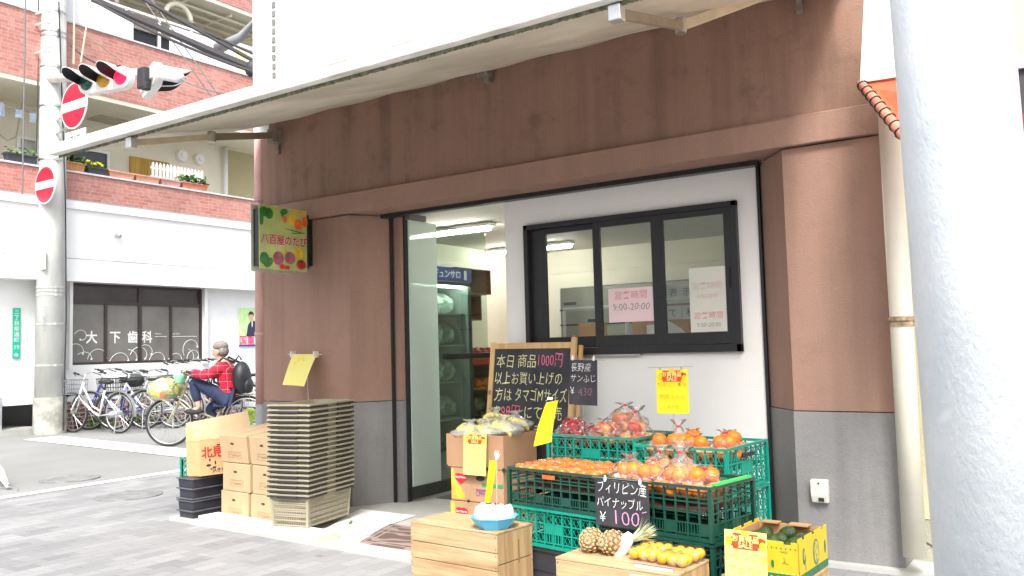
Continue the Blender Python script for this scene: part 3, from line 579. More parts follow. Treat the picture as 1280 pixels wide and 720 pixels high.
lb = thing('wall_spotlight', 'small white spotlight stuck on the white fascia above the clinic', 'spotlight', (BX, 9.07, 3.56)); g = MB(); g.lathe([(.05, 0), (.05, .03), (.03, .05)], 14); g.v = [(p[2], p[0], p[1]) for p in g.v]; part('lamp_base', g, WH, lb); g = MB(); g.tube([(.04, 0, 0), (.12, .02, -.06)], .035, 12); part('lamp_head', g, ALU, lb)
# poster and green address plate
po = thing('campaign_poster', 'poster of a man in a dark suit with pink lettering on the clinic wall', 'poster', (-15.292, 12.30, 1.85), PI / 2)
g = MB(); g.box(-.25, .25, -.012, 0, -.43, .43); part('sheet', g, WHITE, po)
g = MB(); g.box(-.24, .24, -.014, -.0125, -.20, .42); part('green_backdrop', g, mat('leafy_print', (.22, .45, .12), .5, .6, 8, dark=(.7, .8, .5)), po)
g = MB(); g.poly([(-.05, -.2), (.24, -.2), (.24, .08), (.17, .14), (.08, .14), (-.0, .05)], -.016, -.0145); part('suit_print', g, mat('navy_print', (.02, .03, .07), .5), po)
g = MB(); g.disc(.08, .22, .065, .09, -.018, -.0165); part('face_print', g, mat('skin_print', (.62, .40, .28), .5, .05), po)
g = MB(); g.poly([(.01, .24), (.01, .30), (.05, .345), (.12, .34), (.15, .29), (.15, .24), (.12, .28), (.04, .28)], -.020, -.0185); part('hair_print', g, INKBLK, po)
g = MB(); g.poly([(.09, .14), (.12, .14), (.12, .02), (.10, .0)], -.018, -.0165); part('shirt_print', g, WHITE, po)
g = MB(); g.box(-.24, .24, -.014, -.0125, -.42, -.38); part('blue_rule', g, mat('blue_print', (.03, .06, .3)), po)
g = MB(); g.text('国重', .21, -.24, -.36, -.0145, bold=.02); part('poster_lettering', g, mat('pink_print', (.75, .03, .12), .5), po)
gp = thing('address_plate', 'narrow green street address plate on the white wall left of the utility pole', 'sign', (-15.285, 7.45, 1.725), PI / 2)
g = MB(); g.box(-.062, .062, -.012, 0, -.43, .43); part('plate', g, mat('green_enamel', (.0, .42, .28), .35, .03), gp, bevel=.002)
g = MB()
for i, ch in enumerate('三丁目柳通町'): g.text(ch, .09, 0, .33 - i * .095, -.0135, 'CENTER')
g.text('19', .10, 0, -.27, -.0135, 'CENTER'); g.disc(0, -.37, .035, .025, -.014, -.0130)
part('plate_lettering', g, WHITE, gp)
g = MB(); g.box(-.30, .30, -.06, 0, .0, .55); one('low_grey_shutter', 'low grey louvred panel at the foot of the white wall at the left edge', 'vent panel', g, mat('grey_louvre', (.36, .38, .40), .5, .2, 10), (-15.27, 6.9, .1), PI / 2)

# ------------------------------------------------------------------ things on the balconies
TERR = mat('terracotta', (.55, .20, .13), .7, .1, 10); GREEN = mat('leaf_green', (.10, .22, .04), .6, .4, 12); PBLK = mat('dark_planter', (.05, .055, .07), .5)
def leaves(mb, x0, x1, y0, y1, z, n, s, h=.12):
    for _ in range(n):
        c = Vector((U(x0, x1), U(y0, y1), z + h * rnd() ** 1.2)); a = U(0, 6.28); t = Vector((math.cos(a), math.sin(a), U(-.3, .9))).normalized() * s * U(.6, 1.2); n_ = t.cross(Vector((rnd() - .5, rnd() - .5, rnd()))).normalized() * s * .35
        mb.add([c, c + t * .5 + n_, c + t, c + t * .5 - n_], [(0, 1, 2, 3)])
def planter(label, y0, y1, h, m, n=40, flowers=None, z=4.615, leaf=.08):
    t = thing('planter', label, 'planter', (BX - .07, (y0 + y1) / 2, z), PI / 2, 'planters along the balcony parapet'); L = (y1 - y0) / 2
    g = MB(); g.hexa([(-L + .03, -.06, 0), (L - .03, -.06, 0), (L - .03, .06, 0), (-L + .03, .06, 0)], [(-L, -.085, h), (L, -.085, h), (L, .085, h), (-L, .085, h)]); g.box(-L - .01, L + .01, -.095, .095, h - .025, h); part('trough', g, m, t)
    if n: g = MB(); leaves(g, -L, L, -.07, .07, h, n, leaf); part('foliage', g, GREEN, t)
    if flowers:
        g = MB()
        for _ in range(10): g.ball((U(-L, L), U(-.06, .06), h + U(.05, .12)), .028, n=6, m=4)
        part('blossom', g, flowers, t)
planter('dark grey planter with thin plants on the left end of the brick parapet', 7.12, 7.62, .15, PBLK, 30)
planter('orange wicker planter with dark leaves right of the utility pole', 8.12, 8.48, .16, mat('wicker', (.50, .24, .09), .8, .3, 60), 60)
planter('dark blue-grey planter with yellow flowers on the brick parapet', 8.53, 8.90, .13, PBLK, 40, mat('yellow_blossom', (.9, .75, .02), .6))
planter('pale terracotta trough directly right of the yellow flowers', 8.93, 9.45, .13, mat('pale_terracotta', (.66, .32, .22), .7, .1, 8), 0)
planter('second pale terracotta trough, in front of the reed screen', 9.47, 9.98, .13, mat('pale_terracotta', (.66, .32, .22)), 0)
planter('pinkish trough below the left half of the white picket fence', 10.0, 10.45, .13, mat('pink_trough', (.60, .30, .27), .7), 0)
planter('red-brown planter with a green shrub below the picket fence', 10.47, 11.08, .14, TERR, 90, leaf=.12)
pf = thing('picket_fence', 'small white picket trellis standing above the balcony planters', 'trellis', (BX - .2, 10.5, 4.7), PI / 2); g = MB()
for k in range(15): x = -.56 + k * .08; g.box(x, x + .045, -.01, .01, .02, .36); g.add([(x, -.01, .36), (x + .045, -.01, .36), (x + .0225, 0, .40)], [(0, 1, 2)])
part('picket', g, WHITE, pf); g = MB(); g.box(-.58, .62, .011, .025, .08, .12); g.box(-.58, .62, .011, .025, .26, .30); part('rail', g, WHITE, pf)
lh = thing('laundry_hanger', 'yellow laundry hanger with pegs hanging under the balcony soffit left of the pole', 'hanger', (-15.5, 8.35, 5.25), PI / 2); g = MB()
g.tube([(0, 0, 0), (0, 0, .14), (.03, 0, .17), (0, 0, .2)], .012, 6); g.bar((-.03, 0, .08), (-.18, 0, 0), .02); g.bar((.03, 0, .08), (.18, 0, 0), .02); g.box(-.28, .28, -.12, -.10, -.05, 0); g.box(-.28, .28, .10, .12, -.05, 0); g.box(-.28, -.26, -.12, .12, -.05, 0); g.box(.26, .28, -.12, .12, -.05, 0); part('frame', g, mat('yellow_plastic', (.85, .60, .03), .4), lh)
g = MB()
for k in range(8): g.box(-.26 + k * .07, -.235 + k * .07, -.12, -.10, -.12, -.05)
part('peg', g, mat('orange_plastic', (.8, .35, .1), .5), lh)
wl = thing('washing_line', 'washing line with small pale clothes under the soffit at the far left', 'washing line', (-15.4, 7.5, 5.55), PI / 2); g = MB(); g.tube([(-1.0, 0, .15), (1.3, 0, .02)], .012, 6); part('pole', g, ALU, wl)
g = MB()
for k, xx in enumerate((-.75, -.5, -.3, .0, .25, .5)): g.cbox(xx, 0, .04 - .03 * k * .3, .12, .02, .14 + .05 * (k % 3))
part('cloth', g, mat('pale_blue_cloth', (.5, .6, .75), .8, .4, 6), wl)
g = MB()
for x_ in (-16.2,):
    g.tube([(x_, 7.55, 6.0), (x_ + .2, 7.45, 5.3)], .01, 5); g.tube([(x_, 7.95, 6.0), (x_ + .2, 7.75, 5.3)], .01, 5); g.tube([(x_ + .2, 7.45, 5.3), (x_ + .2, 7.6, 5.2), (x_ + .2, 7.75, 5.3)], .01, 5)
one('hanging_bracket', 'thin wire brackets hanging from the soffit at the far left', 'bracket', g, ALU)
g = MB(); g.box(-.42, .42, -.2, .2, 0, .6); t = thing('air_conditioner', 'white air conditioner unit on the upper balcony behind the rail', 'air conditioner', (BX - .5, 8.95, 7.35), PI / 2); part('case', g, WH, t, bevel=.02); g = MB(); g.disc(-.1, .3, .22, .22, -.21, -.2, 24); part('fan_grille', g, INKBLK, t)

# ------------------------------------------------------------------ utility pole, traffic lights, signs
POLE = mat('pale_concrete_pole', (.60, .61, .58), .8, .06, 4, bmp=.15, bs=50, scale=(1, 1, .4), dark=(.48, .49, .46))
PX, PY = -14.95, 7.86
ut = thing('utility_pole', 'pale concrete utility pole with steel bands beside the clinic window', 'pole', (PX, PY, 0))
g = MB(); g.tube([(0, 0, 0), (0, 0, 5), (0, 0, 10)], [.245, .215, .185], 28); part('shaft', g, POLE, ut, smooth=True)
g = MB(); g.tube([(0, 0, 0), (0, 0, .62)], [.262, .258], 28); part('base_sleeve', g, mat('stained_concrete', (.38, .38, .34), .85, .3, 5, dark=(.22, .22, .18)), ut, smooth=False)
for z in (1.15, 1.85, 2.35, 2.42, 2.48, 4.7, 5.65, 6.35, 6.9, 6.98, 7.35):
    r_ = .245 - z * .006; g = MB(); g.lathe([(r_ + .008, 0), (r_ + .008, .03)], 28, (0, 0, z)); g.cbox(r_ + .01, -.04, z + .015, .04, .03, .05); part('band', g, ALU if z > 3 else mat('grey_band', (.4, .4, .4), .5), ut)
g = MB(); g.cbox(.14, -.22, 2.95, .14, .04, .32); part('plate', g, WHITE, ut, bevel=.01)
g = MB()
for i, ch in enumerate('上六新町二'): g.text(ch, .075, 0, -i * .1, 0)
Rm = T(.14, -.215, 2.15, R(20)); g.v = [tuple(Rm @ Vector(p)) for p in g.v]; part('pole_lettering', g, mat('grey_blue_ink', (.25, .28, .36)), ut)
g = MB(); g.tube([(.24, .1, .05), (.27, .12, 2.0), (.25, .1, 4), (.25, -.05, 7.5)], .012, 6); g.tube([(-.1, -.25, 3.0), (-.05, -.24, 6), (-.1, -.23, 9.5)], .01, 6); part('cable_run', g, INKBLK, ut)
g = MB()
for z in (6.6, 7.1, 7.3): g.tube([(-.35, -.3, z), (.3, -.28, z - .05)], .018, 6); g.lathe([(.02, 0), (.045, .03), (.03, .07), (.045, .1)], 10, (-.38, -.3, z)); g.lathe([(.02, 0), (.045, .03), (.03, .07), (.045, .1)], 10, (.35, -.28, z - .1))
part('insulator', g, WHITE, ut)
def noentry(label, c, r_, tilt=0):
    t = thing('no_entry_sign', label, 'road sign', c, 0, 'no entry signs on the utility pole', rot=(0, tilt, 0))
    g = MB(); g.disc(0, 0, r_, r_, 0, .02, 40); part('sign_rim', g, WHITE, t)
    g = MB(); g.disc(0, 0, r_ * .94, r_ * .94, -.003, -.0005, 40); part('red_face', g, mat('traffic_red', (.72, .015, .045), .4, .03), t)
    g = MB(); g.box(-r_ * .9, r_ * .9, -.006, -.0035, -r_ * .2, r_ * .2); part('white_bar', g, WHITE, t)
    g = MB(); v = Vector((PX, PY, c[2])) - Vector(c); g.tube([(0, .02, -.05), (v.x * .3, v.y * .6, -.05), (v.x * .85, v.y * .85, -.05)], .02, 8); g.tube([(0, .02, -r_ * .75), (v.x * .85, v.y * .85, -r_ * .75)], .02, 8); part('bracket', g, ALU, t)
noentry('larger round red and white no-entry sign below the traffic light', at(92, 132, 1, 7.62), .39)
noentry('smaller round red and white no-entry sign low on the left of the pole', at(56, 231, 1, 7.58), .325)
pc = at(94, 172, 1, 7.6); t = thing('exception_plate', 'small white plate with black lettering under the larger no-entry sign', 'road sign', pc); g = MB(); g.box(-.31, .31, 0, .01, -.12, .12); part('plate', g, WHITE, t)
g = MB(); g.text('二輪を除く', .105, 0, -.04, -.002, 'CENTER', bold=.01); part('lettering', g, INKBLK, t)
g = MB(); g.tube([(0, .015, 0), (-.8, .2, .05)], .02, 6); part('bracket', g, ALU, t)
# traffic lights
def signal(name, label, c, rz, lit, full=True):
    t = thing(name, label, 'traffic light', c, rz, 'traffic lights on the pole arm')
    g = MB(); pts = []
    for k in range(24):
        a = 2 * PI * k / 24; cx = .42 if math.cos(a) > 0 else -.42; pts.append((cx + .22 * math.cos(a), .22 * math.sin(a)))
    g.poly(pts, 0, .16); part('housing', g, mat('white_signal_case', (.78, .78, .76), .4, .03), t, bevel=.02)
    g = MB(); g.box(-.55, .55, .16, .2, -.1, .1); part('back_cover', g, mat('white_signal_case', (.7, .7, .7)), t, bevel=.01)
    for i, (x, cc, e_) in enumerate(((-.42, (.01, .10, .07), 0), (0, (.62, .30, .01), 0), (.42, (.85, .01, .05), 1.0))):
        g = MB(); g.lathe([(.15, 0), (.13, .03), (.07, .05), (.001, .056)], 20); g.v = [(x + p[0], -p[2], p[1]) for p in g.v]
        part('lens', g, emis('lens_%d' % i, cc, e_) if e_ else mat('unlit_lens_%d' % i, cc, .2), t, smooth=True)
        g = MB(); n = 20; L = .52; vs = []
        for k in range(n + 1):
            a = -.15 + (PI + .3) * k / n
            for rr in (.182, .172):
                vs.append((x + rr * math.cos(a), 0, rr * math.sin(a))); l = L * (.02 + .98 * max(0, math.sin(min(PI, max(0, a)))) ** .3); vs.append((x + rr * math.cos(a), -l, rr * math.sin(a) - .04 * l))
        fs = []
        for k in range(n):
            o_ = k * 4; p_ = o_ + 4; fs += [(o_, o_ + 1, p_ + 1, p_), (o_ + 2, p_ + 2, p_ + 3, o_ + 3), (o_ + 1, o_ + 3, p_ + 3, p_ + 1)]
        v_out = MB(); v_out.add(vs, fs); part('visor', v_out, mat('visor_paint', (.72, .72, .70), .4, .03), t, smooth=True)
        vi = MB(); vs2 = [((p[0] - x) * .965 + x, p[1] * .99, p[2] * .965) for p in vs[2::4]] ; vs3 = [((p[0] - x) * .965 + x, p[1] * .99, p[2] * .965) for p in vs[3::4]]
        q = [v for pr_ in zip(vs2, vs3) for v in pr_]; vi.add(q, [(2 * k, 2 * k + 2, 2 * k + 3, 2 * k + 1) for k in range(n)]); part('visor_lining', vi, mat('black_lining', (.012, .01, .015), .6), t, smooth=True)
    return t
sc_ = at(129, 99, 1, 6.95)
sc_ = at(129, 100, 1, 7.1)
s1 = signal('traffic_light', 'horizontal three-lens traffic light with its red lens lit, facing the street', sc_, R(14), 2)
s2 = signal('traffic_light', 'second traffic light seen from behind, right of the lit one', at(196, 102, 1, 7.3), R(157), 2)
g = MB(); a_ = sc_ + Vector((-.2, .3, .35)); e_ = at(224, 97, 1, 6.9)
g.tube([Vector((PX, PY - .1, sc_.z + .75)), sc_ + Vector((.1, .42, .18)), at(195, 92, 1, 7.2), e_], .075, 14); adopt(part('signal_arm', g, mat('white_arm', (.8, .8, .8), .4), smooth=True), ut)
g = MB(); q = at(180, 98, 1, 7.0); g.cbox(q.x, q.y, q.z, .18, .12, .3); g.cbox(q.x + .05, q.y, q.z - .12, .1, .1, .12); adopt(part('signal_clamp', g, INKBLK, bevel=.02), ut)
s1.scale = s2.scale = (.78, .78, .78)
# overhead cables
def cable(label, a, b_, r_, sag=.2, m=INKBLK, n=14):
    if 'black' in label: d = b_ - a; b_ = a + d * ((-6.05 - a.x) / d.x) if a.x + d.x < -6.1 else b_; a = a - d * 1.6; n = 30; sag *= 2.2
    g = MB(); g.tube([a.lerp(b_, k / n) - Vector((0, 0, sag * 4 * (k / n) * (1 - k / n))) for k in range(n + 1)], r_, 7)
    one('overhead_cable', label, 'cable', g, m, group='overhead cables')
cable('thickest black overhead cable crossing above the traffic light', at(105, -14, 1, 8), at(345, 92, 1, 8), .055, .05)
cable('middle black overhead cable just above the thick one', at(150, -22, 1, 8.2), at(286, 54, 1, 8.2), .03, .03)
cable('highest black overhead cable sagging towards the white corner', at(180, -8, 1, 7.8), at(345, 60, 1, 7.8), .022, .25)
cable('thin black overhead cable ending below the thick cable at the corner', at(250, 55, 1, 8), at(345, 96, 1, 8), .018, .04)
cable('short black overhead cable near the corner below the highest one', at(285, 50, 1, 8.2), at(345, 76, 1, 8.2), .02, .02)
GREYC = mat('grey_cable', (.16, .16, .17), .6)
cable('thin grey cable slanting steeply down across the brick band', at(180, 0, 1, 8.4), at(262, 118, 1, 8.4), .010, 0, GREYC)
cable('second thin grey cable beside the steep one', at(190, 0, 1, 8.4), at(272, 118, 1, 8.4), .010, 0, GREYC)
cable('thin dark cable running from the pole to the signal arm', at(88, 56, 1, 7.7), at(150, 82, 1, 7.0), .014, .12)
cable('thin dark cable from the signal arm towards the awning', at(226, 99, 1, 6.9), at(300, 118, 1, 7.2), .010, .05, GREYC)
cable('pale stay wire falling left of the signal', at(93, 0, 1, 7.6), at(92, 80, 1, 7.2), .012, 0, mat('tan_wire', (.62, .50, .30), .6))
cable('pale stay wire falling right of the signal', at(113, 0, 1, 7.6), at(101, 78, 1, 7.2), .012, 0, mat('tan_wire', (.62, .50, .30)))
cable('tan slanting stay wire from the pole down to the brick band', at(92, 34, 1, 7.7), at(150, 74, 1, 9), .012, 0, mat('tan_wire', (.62, .50, .30)))
cable('vertical thin grey cable at the left across both brick bands', at(32, -10, 1, 7.0), at(28, 242, 1, 7.0), .012, 0, GREYC)
cable('thin dark cable from the left edge to the pole', at(-10, 66, 1, 7.5), at(62, 72, 1, 7.8), .012, .05)
cable('thin dark cable across the top left corner', at(-10, 6, 1, 7.5), at(60, 14, 1, 7.8), .010, .25)
g = MB(); q = at(314, 86, 1, 8); g.ball(q, .10, .08, .12, 10, 7); g.tube([q, q + Vector((.3, 0, .25))], .03, 8); one('cable_anchor', 'dark cable anchor at the white corner of the shop wall', 'cable anchor', g, INKBLK, smooth=True)
q = at(296, 48, 1, 8.6); g = MB(); g.tube([q + Vector((-.35, -.1, -.12)), q + Vector((.1, 0, .0)), q + Vector((.45, .05, .25)), Vector((-6.05, 8.7, q.z + .9))], [.09, .07, .03, .03], 14); one('street_lamp', 'small grey street lamp head among the cables near the white corner', 'street lamp', g, mat('lamp_grey', (.25, .26, .27), .4), smooth=True)

# ------------------------------------------------------------------ bicycles
def bicycle(label, F, B, colour, seat=BLACKMET, basket='wire', rear=True, handle=.98, sad=0):
    F = Vector((F[0], F[1], 0)); B = Vector((B[0], B[1], 0)); d = F - B; rz = math.atan2(d.y, d.x); Wb = 1.08
    t = thing('bicycle', label, 'bicycle', (F + B) / 2, rz, 'bicycles parked along the clinic wall'); r_ = .34; h = Wb / 2
    FR = mat('bicycle_' + colour[0], colour[1], .3, .1, 10, coat=.5)
    for x in (-h, h):
        g = MB(); g.tube([(x + .325 * math.cos(k * PI / 16), 0, r_ + .325 * math.sin(k * PI / 16)) for k in range(32)], .018, 8, closed=True); wh = part('wheel', g, RUBBER, t, smooth=True)
        g = MB(); g.tube([(x + .302 * math.cos(k * PI / 16), 0, r_ + .302 * math.sin(k * PI / 16)) for k in range(32)], .010, 6, closed=True); part('rim', g, ALU, wh, smooth=True)
        g = MB()
        for k in range(16): a = k * PI / 8; g.tube([(x + .02 * math.cos(a + .9), .02 * (-1) ** k, r_ + .02 * math.sin(a + .9)), (x + .3 * math.cos(a), 0, r_ + .3 * math.sin(a))], .0022, 4)
        g.tube([(x, -.045, r_), (x, .045, r_)], .02, 8); part('spokes', g, ALU, wh)
        g = MB(); n = 10; a0, a1 = (.1 * PI, .85 * PI) if x > 0 else (.15 * PI, 1.05 * PI)
        for k in range(n): 
            a, b_ = a0 + (a1 - a0) * k / n, a0 + (a1 - a0) * (k + 1) / n; q = lambda a, y, rr=.362: (x + rr * math.cos(a), y, r_ + rr * math.sin(a))
            g.add([q(a, -.025), q(b_, -.025), q(b_, .025), q(a, .025), q(a, -.027, .352), q(b_, -.027, .352), q(b_, .027, .352), q(a, .027, .352)], [(0, 1, 2, 3), (0, 4, 5, 1), (3, 2, 6, 7)])
        part('mudguard', g, ALU, t)
    hd = Vector((h - .22, 0, .80)); hb_ = Vector((h - .15, 0, .62)); bb = Vector((-.08, 0, .29)); st = Vector((-.20, 0, .72 - sad)); ra = Vector((-h, 0, r_))
    g = MB(); g.tube([hb_, Vector((.1, 0, .36)), bb], .022, 8); g.tube([hd, Vector((.08, 0, .45)), bb + Vector((-.02, 0, .08))], .016, 8); g.tube([bb, st], .018, 8)
    for s in (-1, 1): g.tube([bb, ra + Vector((0, .05 * s, 0))], .011, 6); g.tube([st + Vector((0, 0, -.1)), ra + Vector((0, .05 * s, 0))], .010, 6)
    g.tube([hb_ + Vector((.03, 0, -.04)), hd + Vector((-.03, 0, .06))], .022, 8)
    part('frame', g, FR, t, smooth=True)
    g = MB()
    for s in (-1, 1): g.tube([hb_ + Vector((.02, .03 * s, -.02)), Vector((h - .05, .05 * s, .45)), Vector((h, .05 * s, r_))], .011, 6)
    part('fork', g, FR, t, smooth=True)
    H = handle; g = MB(); g.tube([hd, Vector((h - .27, 0, H - .02))], .014, 8)
    for s in (-1, 1): g.tube([Vector((h - .26, 0, H - .03)), Vector((h - .20, .10 * s, H + .03)), Vector((h - .26, .22 * s, H + .06)), Vector((h - .42, .27 * s, H + .03))], .011, 7)
    hbp = part('handlebar', g, ALU, t, smooth=True); g = MB()
    for s in (-1, 1): g.tube([Vector((h - .33, .25 * s, H + .045)), Vector((h - .45, .275 * s, H + .02))], .018, 8); g.tube([Vector((h - .24, .2 * s, H + .04)), Vector((h - .36, .25 * s, H - .01))], .008, 5)
    part('grip', g, RUBBER, hbp)
    g = MB(); g.tube([st, st + Vector((-.02, 0, .12))], .013, 8); g.ball((-.27, 0, .86 - sad), .12, .085, .045, 12, 7); g.ball((-.14, 0, .865 - sad), .10, .035, .03, 10, 6); part('saddle', g, RUBBER if seat is BLACKMET else seat, t, smooth=True)
    g = MB()
    for a in (.6, .6 + PI): g.tube([bb + Vector((0, .07, 0)), bb + Vector((.16 * math.cos(a), .08, .16 * math.sin(a)))], .009, 6); g.cbox(bb.x + .16 * math.cos(a), .12 if a < 2 else -.12, bb.z + .16 * math.sin(a), .08, .08, .02)
    g.lathe([(.085, 0), (.085, .006)], 20, (0, 0, 0)); n_ = 40; g.v[-n_:] = [(p[0] + bb.x, p[2] - .06, p[1] + bb.z) for p in g.v[-n_:]]; part('crank', g, BLACKMET, t)
    g = MB(); g.bar((-.5, -.08, r_ - .02), (-.05, -.08, .30), .05, .10); part('chain_guard', g, mat('chain_guard_grey', (.5, .52, .55), .4), t, bevel=.01)
    g = MB(); g.tube([ra + Vector((0, .06, 0)), (-h - .02, .12, .02)], .010, 6); g.tube([ra + Vector((0, -.06, 0)), (-h - .02, -.12, .02)], .010, 6); part('kickstand', g, ALU, t)
    if rear: g = MB(); [g.tube([(-.3, .05 * s, .70), (-h - .25, .06 * s, .72)], .007, 5) for s in (-1, 1)]; [g.tube([(-.38 - k * .1, -.06, .71), (-.38 - k * .1, .06, .71)], .005, 5) for k in range(5)]; g.tube([(-h, .06, r_), (-h - .08, .06, .71)], .006, 5); part('rear_rack', g, ALU, t)
    if basket in ('wire', 'dark', 'pack'):
        x0, x1, z0, z1 = h - .12, h + .20, .66, .90; m_ = {'wire': mat('basket_wire', (.30, .31, .33), .4, metal=.5), 'dark': BLACKMET, 'pack': BLACKMET}[basket]; g = MB(); e = .03
        for k in range(9):
            y = -.17 + k * .0425
            g.tube([(x1 + e, y * 1.1, z1), (x1, y, z0), (x0, y, z0), (x0 - e * .3, y * 1.1, z1)], .004, 4)
        for k in range(8):
            x = x0 + (x1 - x0) * k / 7; g.tube([(x + e * (k / 7), .19, z1), (x, .17, z0), (x, -.17, z0), (x + e * (k / 7), -.19, z1)], .004, 4)
        for z in (z0, z0 + .08, z0 + .16, z1):
            q = (z - z0) / (z1 - z0); g.tube([(x0, -.17 - .02 * q, z), (x1 + e * q, -.17 - .02 * q, z), (x1 + e * q, .17 + .02 * q, z), (x0, .17 + .02 * q, z)], .005 if z < z1 else .009, 5, closed=True)
        part('basket', g, m_, t)
        if basket == 'pack': g = MB(); g.ball((h + .05, 0, .84), .17, .19, .13, 14, 9); part('basket_cover', g, mat('dark_grey_cover', (.07, .08, .08), .5, .3, 8), t, smooth=True)
    return t
bicycle('silver white bicycle with wire basket nearest the utility pole', (-14.72, 8.12), (-13.60, 8.33), ('white', (.75, .76, .78)), basket='wire')
bicycle('blue-framed bicycle half hidden behind the silver one by the pole', (-14.94, 8.55), (-13.96, 9.01), ('blue', (.05, .07, .35)), basket='none', handle=1.02)
bicycle('bicycle with dark ribbed basket and orange reflector right of the blue one', (-14.46, 8.73), (-13.54, 9.31), ('silver', (.6, .6, .6)), basket='dark')
bicycle('bicycle with a rounded dark grey basket cover', (-14.71, 9.32), (-13.69, 9.68), ('silver', (.6, .6, .6)), basket='pack')
bicycle('cream bicycle with tall handlebars behind the flowered basket cover', (-14.64, 9.64), (-13.76, 10.26), ('cream', (.55, .52, .40)), basket='wire', handle=1.12)
bicycle('black bicycle with tall handlebars left of the rider', (-14.71, 10.17), (-13.69, 10.53), ('black', (.04, .04, .04)), basket='dark', handle=1.14)
bicycle('dark bicycle with high curved handlebars directly behind the rider', (-14.67, 10.58), (-13.73, 11.12), ('black', (.04, .04, .04)), basket='wire', handle=1.15)
b8 = bicycle('bicycle with loaded basket just left of the pink drainpipe', (-12.93, 11.37), (-13.87, 10.83), ('silver', (.6, .6, .6)), basket='wire', handle=1.1)
g = MB(); leaves(g, -.10, .10, -.10, .10, 0, 40, .09, .12); one('basket_load', 'orange and green leafy goods in the basket left of the pink drainpipe', 'goods', g, mat('orange_green_mix', (.5, .3, .05), .6, .8, 8, dark=(.1, .3, .05)), (-12.93, 11.38, .80))
g = MB(); g.ball((0, 0, .10), .13, .10, .13, 14, 9); g.v = [(p[0] + .02 * math.sin(p[2] * 40), p[1], p[2]) for p in g.v]; one('lime_bag', 'lime green plastic bag behind the open carton by the drainpipe', 'bag', g, mat('lime_plastic', (.45, .75, .03), .4, .4, 10), tuple(at(312, 512, 1, 8.4) - Vector((0, 0, .2))), smooth=True)
# roadside plants
for lb, x, y, n in (('small weed tuft growing under the silver bicycle', -15.1, 8.9, 60), ('weed tuft growing by the brick base right of the blue bicycle', -15.1, 9.7, 60)):
    g = MB(); leaves(g, -.15, .15, -.25, .25, 0, n, .12, .2); one('weed', lb, 'plant', g, GREEN, (x, y, 0), group='weeds along the brick base')

# ------------------------------------------------------------------ corner of a white object at the left edge of the road
t = thing('folding_frame', 'white tube with a thin wire foot at the left edge of the road', 'stand', (-9.0, 4.28, 0)); 
g = MB(); P = [at(x, y, 1, 4.28) - Vector((-9.0, 4.28, 0)) for x, y in ((-90, 480), (-14, 575), (0, 590), (9, 607))]; g.tube(P, [.05, .05, .04, .022], 10); part('tube', g, WHITE, t, smooth=True)
g = MB(); Q = [at(x, y, 1, 4.28) - Vector((-9.0, 4.28, 0)) for x, y in ((-20, 612), (9, 609), (22, 609), (23, 620), (18, 619), (-20, 616))]; g.tube(Q, .006, 6); g.ball(Q[1], .02); part('wire_foot', g, ALU, t)
# ------------------------------------------------------------------ crates
TEAL = mat('teal_plastic', (.0, .27, .19), .35, .1, 4); DGREEN = mat('dark_green_plastic', (.008, .062, .042), .35, .15, 5); BLUEP = mat('blue_plastic', (.01, .03, .28), .35); BLKP = mat('black_plastic', (.03, .033, .042), .4, .2, 4)
MESH = {}
def crate_mesh(style, w, d, h):
    k = (style, round(w, 3), round(d, 3), round(h, 3))
    if k in MESH: return MESH[k]
    g = MB(); t = .006
    g.box(-w / 2 + .01, w / 2 - .01, -d / 2 + .01, d / 2 - .01, .004, .012)
    sides = [(w, T(0, -d / 2, 0)), (w, T(0, d / 2, 0, PI)), (d, T(w / 2, 0, 0, PI / 2)), (d, T(-w / 2, 0, 0, -PI / 2))]
    for L, Mx in sides:
        g.M = Mx; n = max(4, round(L / .062)); c = L / n; rows = 3 if style == 'x' else 4; z0, z1 = .03, h - .028; rh = (z1 - z0) / rows
        for i in range(n + 1): x = -L / 2 + i * c; g.box(x - .004, x + .004, 0, t + .003, 0, h - .008)
        for j in range(rows + 1): z = z0 + j * rh; g.box(-L / 2, L / 2, .0005, t + .002, z - .003, z + .003)
        g.box(-L / 2, L / 2, .001, t + .002, 0, .018)
        for i in range(n):
            x = -L / 2 + i * c
            for j in range(rows):
                z = z0 + j * rh; mid = abs(i + .5 - n / 2) < 1.2 and j < rows - 1 and L > .5
                if style == 'x':
                    if mid:
                        if j == 1: g.box(x, x + c, .002, t, z, z + rh)
                        else: [g.box(x + c * q, x + c * q + .006, .002, t, z, z + rh) for q in (.15, .45, .75)]
                    else:
                        for q in (0, .5): g.bar((x + c * q, .005, z), (x + c * (q + .5), .005, z + rh), .0022, .003, (0, 1, 0)); g.bar((x + c * (q + .5), .005, z), (x + c * q, .005, z + rh), .0022, .003, (0, 1, 0))
                elif j == 0:
                    g.box(x, x + c, .002, t, z, z + rh) if (i + int(L * 10)) % 3 == 0 else [g.box(x + c * q, x + c * q + .004, .002, t, z, z + rh) for q in (.25, .5, .75)]
                elif j == rows - 1: g.box(x, x + c, .002, t, z + rh * .35, z + rh * .5)
    g.M = Matrix(); body = g.mesh('crate_body', None)
    r_ = MB(); o = .010
    r_.box(-w / 2 - o, w / 2 + o, -d / 2 - o, -d / 2 + .008, h - .014, h); r_.box(-w / 2 - o, w / 2 + o, d / 2 - .008, d / 2 + o, h - .014, h)
    r_.box(-w / 2 - o, -w / 2 + .008, -d / 2 + .008, d / 2 - .008, h - .014, h); r_.box(w / 2 - .008, w / 2 + o, -d / 2 + .008, d / 2 - .008, h - .014, h)
    for sx in (-1, 1):
        for sy in (-1, 1): r_.cbox(sx * (w / 2 + .001), sy * (d / 2 + .001), h / 2 - .007, .02, .02, h - .02)
    MESH[k] = (body, r_.mesh('crate_rim', None)); return MESH[k]
